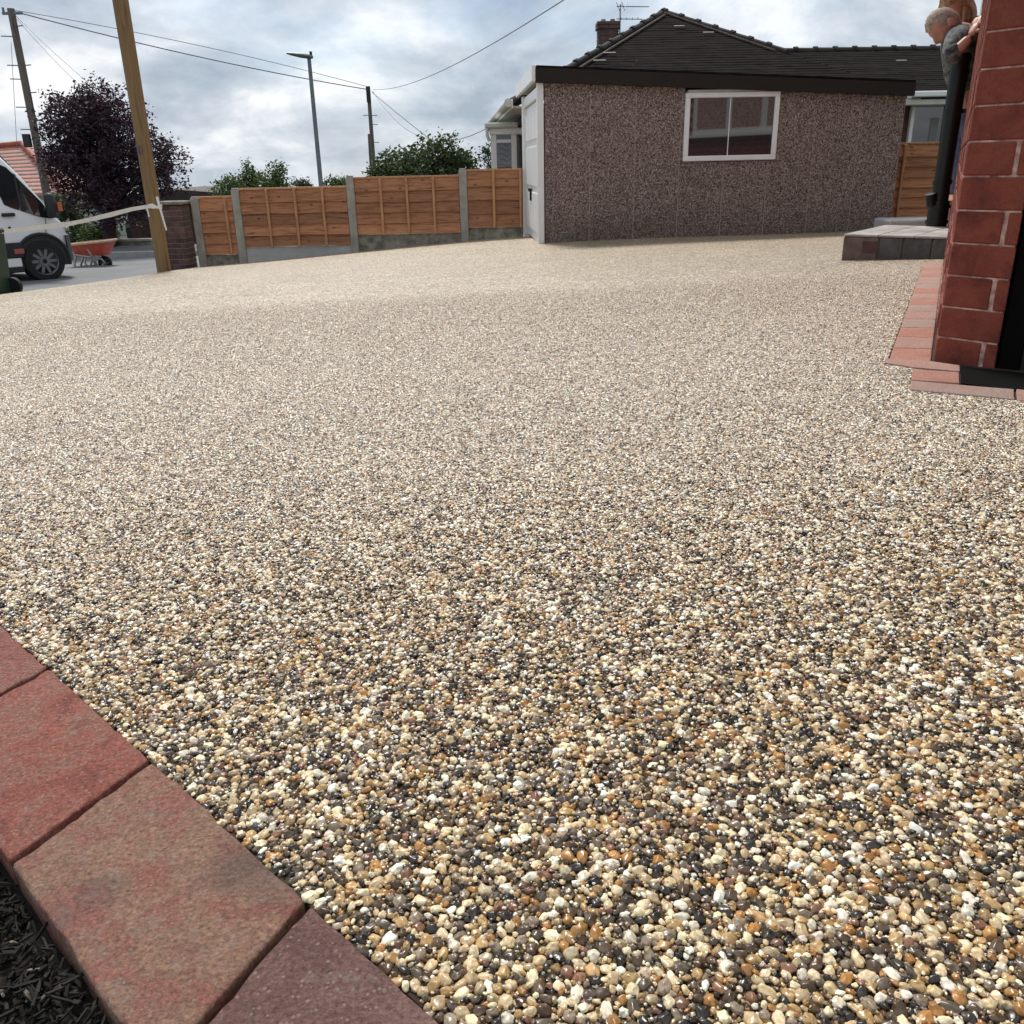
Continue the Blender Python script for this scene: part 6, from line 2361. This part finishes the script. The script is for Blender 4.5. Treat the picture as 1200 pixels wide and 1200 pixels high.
cloth(man, 'collar', [neck.lerp(chest, -.05), neck.lerp(chest, .45), sh_n.lerp(neck, .35)], [(0, 1), (1, 2)], [.076, .105, .085], M['shirt'])
cloth(man, 'shirt_hem', [hip + UP * .03, hip - UP * .05], [(0, 1)], [.160, .158], M['offwhite'])
cloth(man, 'trousers', [hip + UP * .02, kn_n, an_n + UP * .03, kn_f, an_f + UP * .03], [(0, 1), (1, 2), (0, 3), (3, 4)], [.152, .095, .072, .095, .072], M['jeans'])
_, _, sd_ = head_geo(hc, face, crown)
mb = MB()
mb.add(*hair_geo(hc, face, crown, sd_, .0, 1.0, .007))
mb.build('hair', M['hair_grey'], man, 80, world=False)
# woman: stands behind him, blonde hair falling forward
YW = 6.85
hw_ = pq(1119, 11, YW)
face_w = Vector((-.55, -.45, -.62)); crown_w = Vector((-.35, -.25, .85))
nk = pq(1133, 20, YW + .1); chs = pq(1143, 40, YW + .2); hpw = Vector((chs.x + .12, chs.y + .12, FL + .92))
s1 = pq(1137, 30, YW - .05); e1_ = s1 + Vector((.12, .0, -.28)); w1_ = e1_ + Vector((.10, -.05, -.2))
s2 = pq(1146, 30, YW + .35); e2_ = s2 + Vector((.12, .05, -.28)); w2_ = e2_ + Vector((.05, -.1, -.2))
kw1 = Vector((hpw.x + .02, hpw.y - .08, FL + .48)); aw1 = Vector((hpw.x + .03, hpw.y - .08, FL + .08)); tw1 = aw1 + Vector((-.12, -.05, -.05))
kw2 = kw1 + Vector((.05, .18, 0)); aw2 = aw1 + Vector((.05, .18, 0)); tw2 = tw1 + Vector((.05, .18, 0))
J = [hpw, chs, nk, hw_ + (nk - hw_) * .35, s1, e1_, w1_, s2, e2_, w2_, kw1, aw1, tw1, kw2, aw2, tw2]
Rd = [.12, .115, .05, .045, .055, .040, .026, .055, .040, .026, .062, .04, .032, .062, .04, .032]
wom = person('person', 'blonde person in dark jacket looking down over the bending person', J, Eg, Rd, hw_, face_w, crown_w, (w1_, Vector((.1, -.1, -.6)), Vector((-.5, -.5, 0)), .92, .3))
cloth(wom, 'jacket', [chs, hpw, nk.lerp(chs, .4), s1, e1_, e1_.lerp(w1_, .85), s2, e2_, e2_.lerp(w2_, .85)], [(0, 1), (0, 2), (0, 3), (3, 4), (4, 5), (0, 6), (6, 7), (7, 8)], [.14, .14, .075, .075, .06, .046, .075, .06, .046], M['jacket'])
cloth(wom, 'trousers', [hpw + UP * .05, kw1, aw1 + UP * .02, kw2, aw2 + UP * .02], [(0, 1), (1, 2), (0, 3), (3, 4)], [.15, .088, .066, .088, .066], M['jeans'])
_, _, sd_ = head_geo(hw_, face_w, crown_w)
mb = MB()
mb.add(*hair_geo(hw_, face_w, crown_w, sd_, .16, 1.02, .022))
fn = face_w.normalized()
for k in range(26):                                    # hanging locks
    a = R(70 + 220 * k / 25)
    d = fn * math.cos(a) * .095 + sd_ * math.sin(a) * .085
    p = hw_ + d + UP * .03
    mb.tube([p, p + d * .15 - UP * .09, p - d * .05 - UP * random.uniform(.16, .24)], [.020, .018, .005], 6)
mb.build('hair', M['hair_blonde'], wom, 80, world=False)
